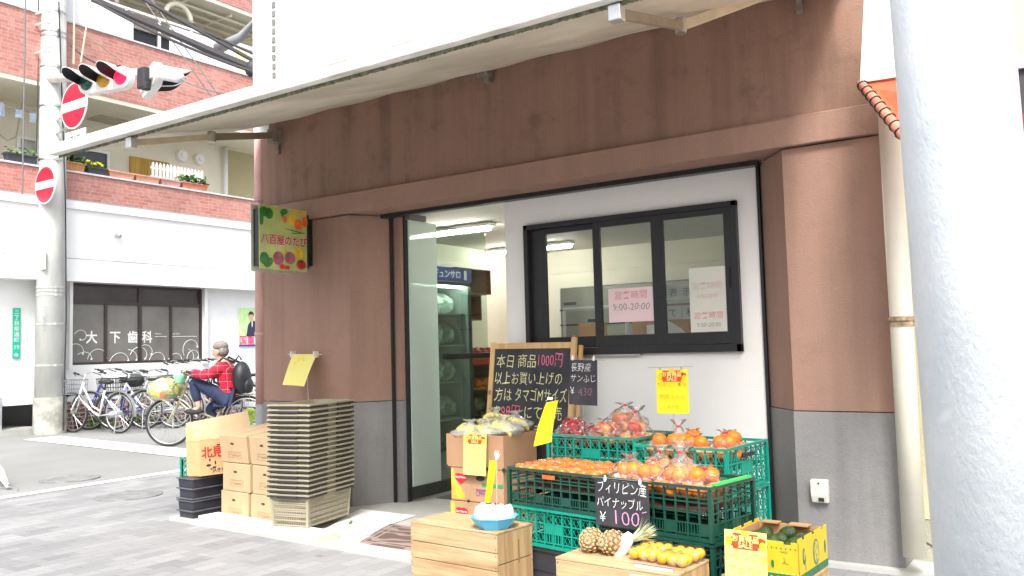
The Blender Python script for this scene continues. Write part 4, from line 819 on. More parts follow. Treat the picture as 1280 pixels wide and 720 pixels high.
def crate(label, FL, ang, z, w, d, h, style, m, group='plastic produce crates', handle=False, rim=None):
    a = R(ang); c = Vector((FL[0], FL[1], 0)) + Vector((math.cos(a), math.sin(a), 0)) * w / 2 + Vector((-math.sin(a), math.cos(a), 0)) * d / 2
    t = thing('produce_crate', label, 'crate', (c.x, c.y, z), a, group); bd, rm = crate_mesh(style, w, d, h)
    for nm, me, mm in (('lattice_body', bd, m), ('rim', rm, rim or m)):
        me = me.copy(); me.materials.clear(); me.materials.append(mm); link(nm, me, t)
    if handle: g = MB(); g.cbox(w / 2 + .006, 0, h - .055, .012, .15, .022); part('handle', g, BLACKMET, t, bevel=.004)
    return t
# front row, on the street side
crate('dark green crate full of packed persimmons, left of the pineapple price board', (-2.74, 3.97), -10, .395, .62, .40, .205, 'grid', DGREEN)
cR = crate('dark green crate full of bagged oranges behind the pineapple price board', (-2.115, 3.86), -10, .35, .63, .38, .25, 'grid', DGREEN)
g = MB(); g.box(.300, .330, -.16, .16, .252, .262); part('handle_grip', g, mat('bright_green_grip', (.05, .50, .10), .4), cR)
crate('teal lattice crate under the dark green crate of persimmons', (-2.745, 3.98), -10, .188, .62, .40, .205, 'x', TEAL)
crate('second dark green crate directly under the one with oranges', (-2.115, 3.865), -10, .122, .63, .38, .225, 'grid', DGREEN)
for lb, FL, w_ in (('black crate at the bottom beneath the teal one, beside the left wooden box', (-2.73, 4.0), .60), ('black crate at the very bottom behind the right wooden box', (-2.10, 3.90), .57)):
    a = R(-10); t = thing('base_crate', lb, 'crate', (FL[0] + w_ / 2 + .02, FL[1] + .13, .004), a, 'black base crates'); g = MB(); h = .18 if FL[0] < -2.3 else .115
    g.box(-w_ / 2, w_ / 2, -.19, -.18, 0, h); g.box(-w_ / 2, w_ / 2, .18, .19, 0, h); g.box(-w_ / 2, -w_ / 2 + .01, -.18, .18, 0, h); g.box(w_ / 2 - .01, w_ / 2, -.18, .18, 0, h); g.box(-w_ / 2 + .01, w_ / 2 - .01, -.18, .18, 0, .01); part('shell', g, BLKP, t)
    g = MB(); g.box(-w_ / 2 - .008, w_ / 2 + .008, -.198, -.19, h - .02, h); g.box(-w_ / 2 - .008, w_ / 2 + .008, -.196, -.19, .06, .068); part('rib', g, BLKP, t)
# back row, along the white panel
for z, lb in ((.522, 'teal lattice crate piled with red apples, in front of the chalkboard'), (.314, 'teal lattice crate second from the top below the apples'), (.106, 'teal lattice crate third from the top below the apples')):
    crate(lb, (-2.79, 4.47), -6, z, .61, .42, .208, 'x', TEAL)
for z, lb, m_ in ((.468, 'teal crate with bagged oranges at the right end against the white panel', TEAL), (.226, 'teal crate with black handle directly under the top right one', TEAL), (.004, 'blue crate at the bottom of the right-hand stack', BLUEP)):
    crate(lb, (-2.145, 4.33), -4, z, .53, .52, .238 if z > .1 else .218, 'x', m_, handle=True)

# ------------------------------------------------------------------ fruit
def fruit_mesh(kind, r_):
    g = MB(); n, m_ = 14, 10; sq = {'orange': .94, 'apple': .9, 'persimmon': .72, 'mandarin': .8}[kind]; vs = [(0, 0, -r_ * sq * .88)]
    for i in range(1, m_):
        a = -PI / 2 + PI * i / m_; rr = r_ * math.cos(a); z = r_ * sq * math.sin(a)
        if kind == 'apple' and a > .9: z -= r_ * .28 * (a - .9)
        if kind == 'apple': rr *= 1 + .06 * math.sin(a)
        vs += [(rr * math.cos(2 * PI * k / n), rr * math.sin(2 * PI * k / n), z) for k in range(n)]
    vs.append((0, 0, r_ * sq * (.62 if kind == 'apple' else .93)))
    f = [(0, 1 + (k + 1) % n, 1 + k) for k in range(n)]
    for i in range(m_ - 2): f += [(1 + i * n + k, 1 + i * n + (k + 1) % n, 1 + (i + 1) * n + (k + 1) % n, 1 + (i + 1) * n + k) for k in range(n)]
    o = 1 + (m_ - 2) * n; f += [(o + k, o + (k + 1) % n, len(vs) - 1) for k in range(n)]; g.add(vs, f); return g
ORM = mat('orange_peel', (.78, .185, .006), .38, .12, 9, bmp=.25, bs=260, sss=.1); PERM = mat('persimmon_skin', (.76, .16, .008), .3, .15, 9, sss=.1); YLM = mat('yellow_fruit_skin', (.88, .42, .01), .35, .1, 9, sss=.1)
m, nt, b = newmat('apple_skin'); v = coord(nt); oi = nt.nodes.new('ShaderNodeObjectInfo'); va = nt.nodes.new('ShaderNodeVectorMath'); va.operation = 'ADD'; nt.links.new(v, va.inputs[0]); nt.links.new(oi.outputs['Random'], va.inputs[1])
f = noisef(nt, va.outputs[0], 14, 4); o = mixc(nt, ramp(nt, f, .42, .66), (.42, .035, .030, 1), (.62, .34, .12, 1)); o = mixc(nt, ramp(nt, noisef(nt, v, 300, 2), .62, .7), o, (.7, .4, .25, 1)); nt.links.new(o, b.inputs['Base Color']); b.inputs['Roughness'].default_value = .3; APM = m
m, nt, b = newmat('dark_apple_skin'); v = coord(nt); f = noisef(nt, v, 14, 4); o = mixc(nt, ramp(nt, f, .5, .8), (.30, .008, .016, 1), (.45, .05, .04, 1)); nt.links.new(o, b.inputs['Base Color']); b.inputs['Roughness'].default_value = .25; APD = m
FR = {k: fruit_mesh(k2, r_).mesh(k, m_, True) for k, k2, r_, m_ in (('orange', 'orange', .040, ORM), ('apple', 'apple', .044, APM), ('red_apple', 'apple', .046, APD), ('persimmon', 'persimmon', .037, PERM), ('mandarin', 'mandarin', .030, YLM))}
def film_mesh(rx, ry, h, knot, seed, lean=.0):
    n, m_ = 30, 14; vs = []; random.seed(seed)
    for i in range(m_ + 1):
        t = i / m_
        if t < .62: a = t / .62; rr = (.55 + .55 * math.sin(min(1, a * 1.35) * PI / 2)) * (1 - .55 * max(0, a - .55) / .45); z = a * h
        else:
            a = (t - .62) / .38; rr = .5 * (1 - a) ** 2 * .9 + .05 if a < .55 else .05 + (a - .55) * .75; z = h + a * knot
        for k in range(n):
            th = 2 * PI * k / n; w_ = 1 + (.07 if t < .62 else .35) * math.sin(k * 2.9 + i * 1.7 + seed) + U(-.04, .04); x = rx * rr * w_ * math.cos(th) + lean * max(0, t - .6); vs.append((x, ry * rr * w_ * math.sin(th), z + U(-.003, .003)))
    f = [(i * n + k, i * n + (k + 1) % n, (i + 1) * n + (k + 1) % n, (i + 1) * n + k) for i in range(m_) for k in range(n)]; f.append(tuple(range(n - 1, -1, -1)))
    g = MB(); g.add(vs, f); return g
def bag(name, label, c, kind, pos, rx, ry, h, knot=.07, seed=1, rz=0, lean=0, sticker=False, group=None, tie=True):
    t = thing(name, label, 'bag of fruit', c, rz, group)
    for i, p in enumerate(pos):
        o = link(kind, FR[kind], t, p, (U(-.5, .5), U(-.5, .5), U(0, 6))); q = U(.88, 1.08); o.scale = (q, q, q)
    part('plastic_film', film_mesh(rx, ry, h, knot, seed, lean), FILM, t, smooth=True)
    if tie: g = MB(); g.lathe([(.010, 0), (.012, .005), (.010, .012)], 10, (lean * .16, 0, h + knot * .55)); part('red_tie', g, mat('red_tape', (.7, .02, .03), .5), t)
    if sticker: g = MB(); g.M = T(-.02, -ry * 1.02, h * .55, .1, .3, -.3); g.box(-.013, .013, -.001, .001, -.022, .022); g.M = Matrix(); part('sticker', g, WHITE, t)
    return t
def pile(r_, base, top, rad=.055, z=None):
    base += 1; top += 1
    P = []; z = z or r_ * .95
    for k in range(base): a = 2 * PI * k / base + .4; P.append((rad * 1.15 * math.cos(a), rad * math.sin(a), z))
    for k in range(top): a = 2 * PI * k / max(1, top) + .9; P.append((rad * .62 * math.cos(a) * (top > 1), rad * .55 * math.sin(a) * (top > 1), z + r_ * 1.45))
    return P
def on(FL, ang, u, v_, z):
    a = R(ang); return (FL[0] + math.cos(a) * u - math.sin(a) * v_, FL[1] + math.sin(a) * u + math.cos(a) * v_, z)
A_ = (-2.79, 4.47); B_ = (-2.145, 4.33); C_ = (-2.115, 3.86); D_ = (-2.74, 3.97)
def liner(FL, ang, w, d, z, label):
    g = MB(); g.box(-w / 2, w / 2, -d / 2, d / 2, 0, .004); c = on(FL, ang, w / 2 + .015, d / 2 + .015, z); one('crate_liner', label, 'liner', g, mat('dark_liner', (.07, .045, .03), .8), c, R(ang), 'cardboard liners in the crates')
liner(A_, -6, .58, .39, .61, 'cardboard sheet under the apples'); liner(B_, -4, .50, .53, .58, 'cardboard sheet under the oranges in the right end crate'); liner(C_, -10, .57, .35, .48, 'cardboard sheet under the oranges in the dark green crate'); liner(D_, -10, .59, .37, .50, 'cardboard sheet under the packed persimmons')
z = .68
bag('bag_of_apples', 'bag of dark red apples at the left end of the apple crate', on(A_, -6, .10, .12, z), 'red_apple', pile(.046, 4, 2, .06, .02), .115, .10, .11, .03, 3, tie=False)
bag('bag_of_apples', 'second bag of dark red apples, low between the leftmost bag and the tall apple pile', on(A_, -6, .22, .20, z - .03), 'red_apple', pile(.046, 4, 1, .06, .02), .115, .10, .10, .03, 5, tie=False)
bag('bag_of_apples', 'bag of streaky apples in the middle of the apple crate', on(A_, -6, .335, .12, z), 'apple', pile(.044, 4, 2, .058, .02), .115, .10, .11, .03, 8, tie=False)
bag('bag_of_apples', 'highest bag of yellowish red apples on the pile at the back', on(A_, -6, .41, .22, z + .03), 'apple', pile(.044, 5, 4, .07, .04), .135, .12, .15, .05, 11)
bag('bag_of_apples', 'bag of apples at the right end of the apple crate with upright tied neck', on(A_, -6, .52, .14, z), 'apple', pile(.044, 4, 2, .058, .03), .11, .10, .12, .10, 14, lean=.06)
for i in range(6): o = link('apple', FR['apple'], None, on(A_, -6, .08 + .09 * i, .33, z - .02)); tag(o, 'loose apple half hidden behind the bags in the apple crate', 'apple', 'loose apples at the back of the crate')
z = .625
for i, (u, v_, nb_, nt_, lb) in enumerate(((.09, .12, 4, 0, 'small low bag of oranges at the left front corner of the right end crate'), (.19, .16, 4, 2, 'bag of oranges with tall tied neck below the yellow price card'), (.31, .12, 4, 1, 'bag of oranges in the middle of the right end crate'), (.44, .20, 4, 2, 'bag of oranges nearest the wall pier in the right end crate'), (.16, .40, 4, 1, 'bag of oranges at the left back of the right end crate'), (.38, .42, 4, 1, 'bag of oranges at the right back of the right end crate'))):
    bag('bag_of_oranges', lb, on(B_, -4, u, v_ * .93, z), 'orange', pile(.040, nb_, nt_, .05), .10, .09, .09 + .02 * (nt_ > 1), .05 if i != 1 else .10, 20 + i, rz=i)
z = .525
for i, (u, v_, nb_, nt_, kn, lb) in enumerate(((.095, .13, 5, 3, .05, 'bag of oranges with a white sticker at the left of the dark green crate'), (.235, .12, 5, 3, .04, 'bag of bright oranges second from the left in the dark green crate'), (.35, .22, 5, 3, .09, 'highest bag of oranges at the back of the dark green crate'), (.40, .10, 5, 2, .13, 'bag of oranges with a tall flared white neck in the dark green crate'), (.51, .15, 5, 1, .05, 'bag of oranges at the right end of the dark green crate'), (.17, .27, 5, 2, .08, 'bag of oranges at the left back of the dark green crate'))):
    bag('bag_of_oranges', lb, on(C_, -10, u, v_, z), 'orange', pile(.042, nb_, nt_, .062), .12, .10, .13 if nt_ > 1 else .10, kn, 30 + i, sticker=(i == 0), lean=.05 * (i % 2))
# persimmon packs: rows of clear packs
lbs = ['front left', 'second in the front row', 'third in the front row', 'front right', 'back left', 'second in the back row', 'third in the back row', 'back right']
for i in range(8):
    u, v_ = .085 + .148 * (i % 4), .10 + .18 * (i // 4); t = thing('persimmon_pack', 'clear pack of persimmons, %s in the dark green crate' % lbs[i], 'fruit pack', on(D_, -10, u, v_, .570), R(-10), 'packs of persimmons')
    for a in range(2):
        for c in range(3): link('persimmon', FR['persimmon'], t, (-.034 + .068 * a, -.055 + .058 * c, .018 + U(0, .006)), (U(-.2, .2), U(-.2, .2), U(0, 6)))
    g = MB(); g.hexa([(-.068, -.086, 0), (.068, -.086, 0), (.068, .086, 0), (-.068, .086, 0)], [(-.060, -.080, .046), (.060, -.080, .046), (.060, .080, .046), (-.060, .080, .046)]); part('clear_wrap', g, TRAYFILM, t, bevel=.008)
g = MB(); g.cbox(0, 0, 0, .085, .002, .02); c = on(D_, -10, .30, -.012, .565); one('crate_label', 'small orange label on the front rim of the persimmon crate', 'label', g, mat('orange_label', (.75, .12, .02), .4, .3, 60), c, R(-10))

# ------------------------------------------------------------------ wooden boxes
WOOD = woodmat('pine_boards', '#c9ac85', '#93734c', 0); WOODE = woodmat('pine_end_boards', '#bd9d74', '#8d6e48', 2)
def woodbox(label, c, rz, w, d, h):
    t = thing('wooden_box', label, 'wooden box', c, rz, 'upturned wooden apple boxes'); hs_ = [0, .115, .205, h]; gap = .002
    for i in range(3):
        g = MB(); g.box(-w / 2, w / 2, -d / 2, -d / 2 + .012, hs_[i] + gap, hs_[i + 1] - gap); part('side_board', g, WOOD, t, bevel=.0015)
        g = MB(); g.box(-w / 2, w / 2, d / 2 - .012, d / 2, hs_[i] + gap, hs_[i + 1] - gap); part('side_board', g, WOOD, t)
    for s in (-1, 1):
        for a, b_ in ((0, h * .48), (h * .485, h)): g = MB(); x = s * (w / 2 - .008); g.box(x - .008, x + .008, -d / 2 + .013, d / 2 - .013, a + gap, b_ - gap); part('end_board', g, WOODE, t)
    g = MB(); g.box(-w / 2 - .002, w / 2 + .002, -d / 2 - .001, .02, h, h + .010); part('top_board', g, WOOD, t, bevel=.0015)
    g = MB(); g.box(-w / 2 - .002, w / 2 + .002, .0215, d / 2 + .001, h, h + .010); part('top_board', g, WOOD, t, bevel=.0015)
    g = MB()
    for s in (-1, 1):
        for z_ in (.03, .09, .13, .19, .225, .285): g.cbox(s * (w / 2 - .009), -d / 2 - .0005, z_, .005, .002, .005)
    part('nail', g, mat('rusty_nail', (.12, .07, .05), .6), t)
    g = MB(); g.cbox(w / 2 + .0005, .03, h * .62, .002, .012, .12); part('hand_slot', g, INKBRN, t); return t
woodbox('upturned wooden box carrying the blue bowl', (-2.905, 3.82, .0), R(-4), .615, .30, .30)
woodbox('upturned wooden box carrying pineapples and yellow fruit trays', (-1.775, 3.50, .0), R(-3), .60, .30, .30)
woodbox('wooden box hidden under the yellow avocado carton', (-1.24, 3.83, .0), R(-4), .34, .36, .235)

# blue bowl
m_ = mat('light_blue_plastic', (.10, .50, .78), .3, .05, 5)
t = thing('blue_bowl', 'light blue octagonal plastic bowl on the left wooden box', 'bowl', (-2.70, 3.76, .311)); g = MB()
g.lathe([(.085, 0), (.125, .055), (.132, .058), (.132, .062), (.118, .058), (.08, .006), (0.001, .006)], 8, cap=False); g.add([(.085 * math.cos(k * PI / 4), .085 * math.sin(k * PI / 4), 0) for k in range(8)], [tuple(range(7, -1, -1))]); part('bowl', g, m_, t, bevel=.004)
random.seed(4)
for lb, px, py, sx in (('left white plastic bag of eggs in the blue bowl', -.045, -.01, 1), ('right white plastic bag of eggs in the blue bowl', .055, .01, .9)):
    g = MB(); g.ball((0, 0, .05), .06 * sx, .065, .055, 16, 10); g.v = [(p[0] + U(-.006, .006), p[1] + U(-.006, .006), p[2] + U(-.005, .008) + (.015 if abs(p[0]) > .02 and p[2] > .06 else 0)) for p in g.v]
    one('white_bag', lb, 'bag', g, mat('white_polythene', (.85, .86, .86), .35, .05, 9), (-2.70 + px, 3.76 + py, .318), smooth=True)

# ------------------------------------------------------------------ price cards
def logo(t, y, x, z, s):
    g = MB(); g.disc(x, z, .075 * s, .030 * s, y - .0006, y, 20); g.poly([(x - .085 * s, z + .005), (x - .065 * s, z + .02 * s), (x - .06 * s, z - .02 * s)], y - .0006, y); g.poly([(x + .06 * s, z + .025 * s), (x + .09 * s, z + .015 * s), (x + .08 * s, z - .012 * s), (x + .065 * s, z)], y - .0006, y); g.box(x - .055 * s, x + .055 * s, y - .0007, y - .0001, z - .03 * s, z + .034 * s); part('red_banner', g, mat('banner_red', (.75, .06, .02), .5, .1, 30), t)
    g = MB(); g.disc(x, z + .034 * s, .018 * s, .012 * s, y - .0014, y - .0008, 14); GO = mat('banner_gold', (.9, .62, .02), .5); part('banner_ornament', g, GO, t); g = MB(); g.disc(x - .072 * s, z, .014 * s, .02 * s, y - .0014, y - .0008, 12); part('banner_ornament', g, GO, t); g = MB(); g.disc(x + .075 * s, z - .01 * s, .014 * s, .018 * s, y - .0014, y - .0008, 12); part('banner_ornament', g, GO, t)
    g = MB(); g.text('お買得品', .030 * s, x, z + .002 * s, y - .0012, 'CENTER', bold=.02); g.text('SALE', .030 * s, x, z - .024 * s, y - .0012, 'CENTER', bold=.02); part('banner_lettering', g, mat('banner_yellow', (.95, .85, .25), .5), t)
def stick(t, x, z0, z1, wire=None, w=.0022, m=None):
    g = MB(); g.tube([(x, .004, z0), (x, .004, z1)], w, 6)
    if wire: g.tube([(wire[0], .003, wire[2]), (wire[1], .003, wire[2] + wire[3])], .0016, 6)
    part('wire_stand', g, m or GALV, t)
def clips(t, xs, z, m=None):
    g = MB()
    for x in xs: g.cbox(x, -.001, z, .009, .014, .022); g.cbox(x, .0, z + .014, .006, .006, .012)
    part('clip', g, m or mat('clear_clip', (.75, .76, .76), .25), t, bevel=.001)
# pineapple board
t = thing('price_board', 'black price board for pineapples with ¥100 clipped to the dark green crate', 'price board', (-1.948, 3.762, .488), R(-7)); g = MB(); g.box(-.155, .155, 0, .003, -.112, .108); part('board', g, CHALKB, t, bevel=.001)
for s, z_, sz, m2, x in (('フィリピン産', .052, .062, CHALKW, -.145), ('パイナップル', -.018, .058, CHALKW, -.148), ('¥', -.090, .066, CHALKW, -.13)):
    g = MB(); g.text(s, sz, x, z_, -.0012, jit=.035, thin=.008, sx=.78 if len(s) > 2 else 1); part('chalk_lettering', g, m2, t)
g = MB(); g.text('100', .098, -.065, -.098, -.0012, jit=.03, thin=.014, sx=1.15); g.bar((.115, -.0015, -.03), (.14, -.0015, -.022), .001, .004); part('chalk_price', g, mat('lilac_chalk', (.62, .30, .50), .9), t); clips(t, (-.09, .11), .112); stick(t, 0, .104, .106, (-.17, .17, .118, 0))
# sun fuji apple board
t = thing('price_board', 'black price board for Nagano apples with ¥430 standing in the apple crate', 'price board', (-2.587, 4.55, 1.032), 0, rot=(0, R(2), 0)); g = MB(); g.box(-.097, .097, 0, .003, -.135, .135); part('board', g, CHALKB, t, bevel=.001)
for s, z_, sz, x in (('長野産', .070, .056, -.085), ('サンふじ', .005, .052, -.088), ('¥', -.075, .062, -.09)):
    g = MB(); g.text(s, sz, x, z_, -.0012, jit=.04, thin=.010, sx=.85); part('chalk_lettering', g, CHALKW, t)
g = MB(); g.text('430', .066, -.035, -.078, -.0012, jit=.04, thin=.018, sx=1); part('chalk_price', g, mat('faint_chalk', (.26, .15, .19), .9), t); stick(t, 0.0, -.33, .135, (-.09, .15, .142, -.008)); clips(t, (-.07, .075), .142)
# yellow card on wire
t = thing('price_card', 'bright yellow price card hanging flat from a wire bar against the white panel', 'price card', (-2.034, 4.6, .979)); g = MB(); g.box(-.098, .098, 0, .001, -.125, .125); part('card', g, YELL, t); logo(t, -.0005, 0, .085, 1.0)
for s, z_, sz in (('和歌山の美味', .028, .030), ('有田みかん', -.045, .034), ('¥398', -.10, .036)): g = MB(); g.text(s, sz, 0, z_, -.0012, 'CENTER', jit=.04, thin=.016); part('pencil_lettering', g, mat('pale_green_ink', (.50, .50, .03), .8), t)
stick(t, 0.0, -.27, -.1, (-.15, .13, .136, .004)); g = MB(); g.cbox(-.07, -.001, .13, .005, .006, .018); g.cbox(.06, -.001, .132, .005, .006, .018); part('clip', g, GALV, t)
def bent_card(name, label, pts, m, thick=.001, cols=10, bend=.03, lg=None, extra=None):
    # pts: TL TR BR BL in world space; the card bows gently out towards the street
    o = Vector(pts[2] + Vector(pts[3])) / 2; t = thing(name, label, 'price card', o); g = MB(); TL, TR, BR, BLp = [Vector(p) - o for p in pts]; n_ = (TR - TL).cross(TL - BLp).normalized()
    if n_.y > 0: n_ = -n_
    for s in (0, 1):
        b0 = len(g.v)
        for i in range(cols + 1):
            v_ = i / cols
            for u in (0, .5, 1): g.v.append(tuple(TL.lerp(BLp, v_).lerp(TR.lerp(BR, v_), u) + n_ * (bend * math.sin(PI * v_) + .004 * math.sin(PI * u)) - n_ * thick * s))
        for i in range(cols):
            for u in (0, 1): a = b0 + i * 3 + u; q = (a, a + 3, a + 4, a + 1); g.f.append(q if s == 0 else q[::-1])
    part('card', g, m, t, smooth=True); return t, TL, TR, BR, BLp, n_
r_ = bent_card('price_card', 'plain bright yellow card twisted sideways above the persimmon crate', [at(683, 503, 1, 4.13), at(698, 500, 1, 4.19), at(690, 552, 1, 4.19), at(667, 558, 1, 4.09)], YELL, bend=-.015)
t = r_[0]; g = MB(); a = at(690, 498, 1, 4.17) - t.location; b_ = at(690, 590, 1, 4.17) - t.location; g.tube([b_, a], .002, 6); g.tube([a + Vector((-.03, 0, -.005)), a + Vector((.04, 0, .005))], .0016, 5); part('wire_stand', g, GALV, t); g = MB(); g.cbox(*(a + Vector((-.01, -.005, 0))), .03, .01, .015); part('clip', g, mat('clear_clip', (.7, .7, .7)), t)
def flat_logo_card(name, label, c, rz, w, h, m, lines, lg=1.0, rx=0, wire=False):
    t = thing(name, label, 'price card', c, rot=(rx, 0, rz)); g = MB(); g.box(-w / 2, w / 2, 0, .001, -h, 0); part('card', g, m, t); logo(t, -.0005, 0, -.045 * lg, lg)
    for s, z_, sz in lines: g = MB(); g.text(s, sz, 0, z_, -.0012, 'CENTER', jit=.04, thin=.014); part('pencil_lettering', g, mat('pale_green_ink', (.50, .50, .03)), t)
    return t
flat_logo_card('price_card', 'pale yellow price card with red banner hanging on the open banana box', (-3.40, 4.545, .705), R(-2), .19, .27, PALEYEL, (('フィリピン', -.11, .03), ('バナナ', -.16, .036)), .95, R(-4))
flat_logo_card('price_card', 'pale yellow Mexican avocado price card leaning on the yellow carton', (-1.275, 3.565, .462), R(-4), .185, .25, PALEYEL, (('メキシコ産', -.12, .040), ('アボカド', -.175, .042)), 1.0, R(-3))
t = bent_card('price_card', 'narrow bright yellow card twisted edge-on above the blue bowl', [at(612, 575, 1, 3.80), at(621, 576, 1, 3.83), at(613, 629, 1, 3.83), at(606, 628, 1, 3.78)], YELL, bend=.004)[0]
a = at(621, 573, 1, 3.81) - t.location; b_ = at(621, 650, 1, 3.78) - t.location; g = MB(); g.tube([b_, a], .0035, 7); part('wooden_stick', g, CARD, t)
g = MB()
for k in range(9): g.tube([a + Vector((0, 0, -.01)), a + Vector((-.018 + .0045 * k, .004 * (k % 3), .030 + .014 * math.sin(k * 2)))], [.003, .0008], 5)
g.ball(a, .009); part('frayed_tape', g, mat('white_polythene', (.85, .85, .85)), t)
g = MB(); g.cbox(b_.x, b_.y, b_.z, .03, .03, .02); part('weight', g, WOOD, t)
t = bent_card('price_card', 'whitish price card draped over the front of the right wooden box', [Vector((-1.70, 3.385, .316)), Vector((-1.52, 3.375, .316)), Vector((-1.515, 3.30, .15)), Vector((-1.71, 3.31, .15))], mat('white_yellow_card', (.88, .88, .70), .5, .1, 3), bend=.03)[0]
g = MB(); g.tube([(-.10, .085, .172), (.10, .075, .172)], .003, 6); part('wire_bar', g, GALV, t)
# card on the wall of the left pier
t = bent_card('price_card', 'pale yellow card held out from the left brown pier by two clips', [at(366, 443, 1, 4.96), at(396, 443, 1, 4.96), at(380, 483, 1, 4.72), at(353, 481, 1, 4.72)], PALEYEL, bend=.006)[0]
a, b_ = [at(x, 443, 1, 4.965) - t.location for x in (360, 402)]; g = MB(); g.tube([a, b_], .003, 6); g.cbox(*a.lerp(b_, .15), .012, .05, .05); g.cbox(*a.lerp(b_, .83), .012, .05, .05); c = a.lerp(b_, .55); g.tube([c, c + Vector((0, .02, -.42))], .0025, 5); part('clip_bar', g, mat('clear_clip', (.7, .7, .7)), t)
o = t.location; c1, c2 = at(376, 450, 1, 4.90) - o, at(369, 455, 1, 4.88) - o; g = MB(); g.ball(c1, .035, .004, .018); g.ball(c2 + Vector((0, -.004, 0)), .02, .004, .02); part('print_ornament', g, mat('banner_gold', (.8, .4, .02)), t)

# ------------------------------------------------------------------ chalkboard
bt, bb_ = Vector((-3.325, 5.15, 1.285)), Vector((-3.34, 4.985, .03)); L = (bt - bb_).length; tilt = math.atan2(bt.y - bb_.y, bt.z - bb_.z)
t = thing('chalkboard', 'large standing chalkboard in a pine frame with yellow and pink writing', 'chalkboard', bb_, rot=(-tilt, R(.6), R(-1))); W_ = .685
PINEF = woodmat('pine_frame', '#d5b27c', '#bf9760', 2)
for s in (-1, 1): g = MB(); g.box(s * W_ / 2 - .02, s * W_ / 2 + .02, -.012, .012, 0, L + (.03 if s > 0 else .005)); part('frame_post', g, PINEF, t, bevel=.003)
g = MB(); g.box(-W_ / 2 + .02, W_ / 2 - .02, -.012, .012, L - .045, L - .003); part('frame_rail', g, PINEF, t, bevel=.002); g = MB(); g.box(-W_ / 2 + .02, W_ / 2 - .02, -.012, .012, .22, .26); part('frame_rail', g, PINEF, t, bevel=.002)
g = MB(); g.box(W_ / 2 + .022, W_ / 2 + .045, .02, .05, 0, L - .02); part('rear_leg', g, PINEF, t, bevel=.003)
g = MB(); g.box(-W_ / 2 + .02, W_ / 2 - .02, -.004, .004, .26, L - .045); part('board', g, CHALKB, t)
g = MB(); g.cbox(-W_ / 2, -.014, L - .28 - .08, .02, .006, .03); g.cbox(W_ / 2 - .0, 0, L + .035, .025, .02, .02); part('hinge', g, mat('brass_hinge', (.35, .2, .1), .5, metal=.5), t)
def chalk(rows):
    for s, x, z_, sz, m2, sxx in rows: g = MB(); sxx *= .93; x = x0 + (x - x0) * .93; g.text(s, sz, x, z_, -.0052, jit=.03, thin=.004, sx=sxx); part('chalk_lettering', g, m2, t)
x0 = -W_ / 2 + .035; z0 = L - .045
chalk((('本日', x0, z0 - .125, .105, CHALKY, .85), ('商品', x0 + .20, z0 - .125, .105, CHALKY, .85), ('1000円', x0 + .375, z0 - .120, .110, CHALKP, .72),
       ('以上お買い上げの', x0 - .01, z0 - .245, .098, CHALKY, .80), ('方は', x0, z0 - .365, .105, CHALKY, .80), ('タマゴMサイズ', x0 + .19, z0 - .365, .105, CHALKY, .66),
       ('を', x0 - .005, z0 - .485, .10, CHALKY, .8), ('98円', x0 + .07, z0 - .490, .12, CHALKP, .75), ('にて販売', x0 + .28, z0 - .485, .105, CHALKY, .82), ('いたします', x0 + .10, z0 - .600, .10, CHALKY, .9)))

# ------------------------------------------------------------------ banana boxes
def carton_box(t, w, d, h, m, open_=False, parent_name='carton_body', th=.006):
    g = MB()
    if open_:
        g.box(-w / 2, w / 2, -d / 2, -d / 2 + th, 0, h); g.box(-w / 2, w / 2, d / 2 - th, d / 2, 0, h); g.box(-w / 2, -w / 2 + th, -d / 2 + th, d / 2 - th, 0, h); g.box(w / 2 - th, w / 2, -d / 2 + th, d / 2 - th, 0, h); g.box(-w / 2 + th, w / 2 - th, -d / 2 + th, d / 2 - th, .0, .01)
        return part(parent_name, g, m, t)
    g.box(-w / 2, w / 2, -d / 2, d / 2, 0, h); return part(parent_name, g, m, t, bevel=.004)
bx, by = -3.425, 4.76; CARDB = mat('tan_banana_carton', '#b88f6c', .8, .08, 4)
t = thing('banana_box', 'open brown banana box on top of its stack, heaped with bagged bananas', 'carton', (bx, by, .475), R(-1), 'stacked banana boxes'); carton_box(t, .47, .38, .215, CARDB, True)
g = MB()
for x in (-.235, -.05, .10, .235): g.disc(x, .0, .014, .012, -.192, -.1905, 10)
part('vent_hole', g, INKBLK, t)
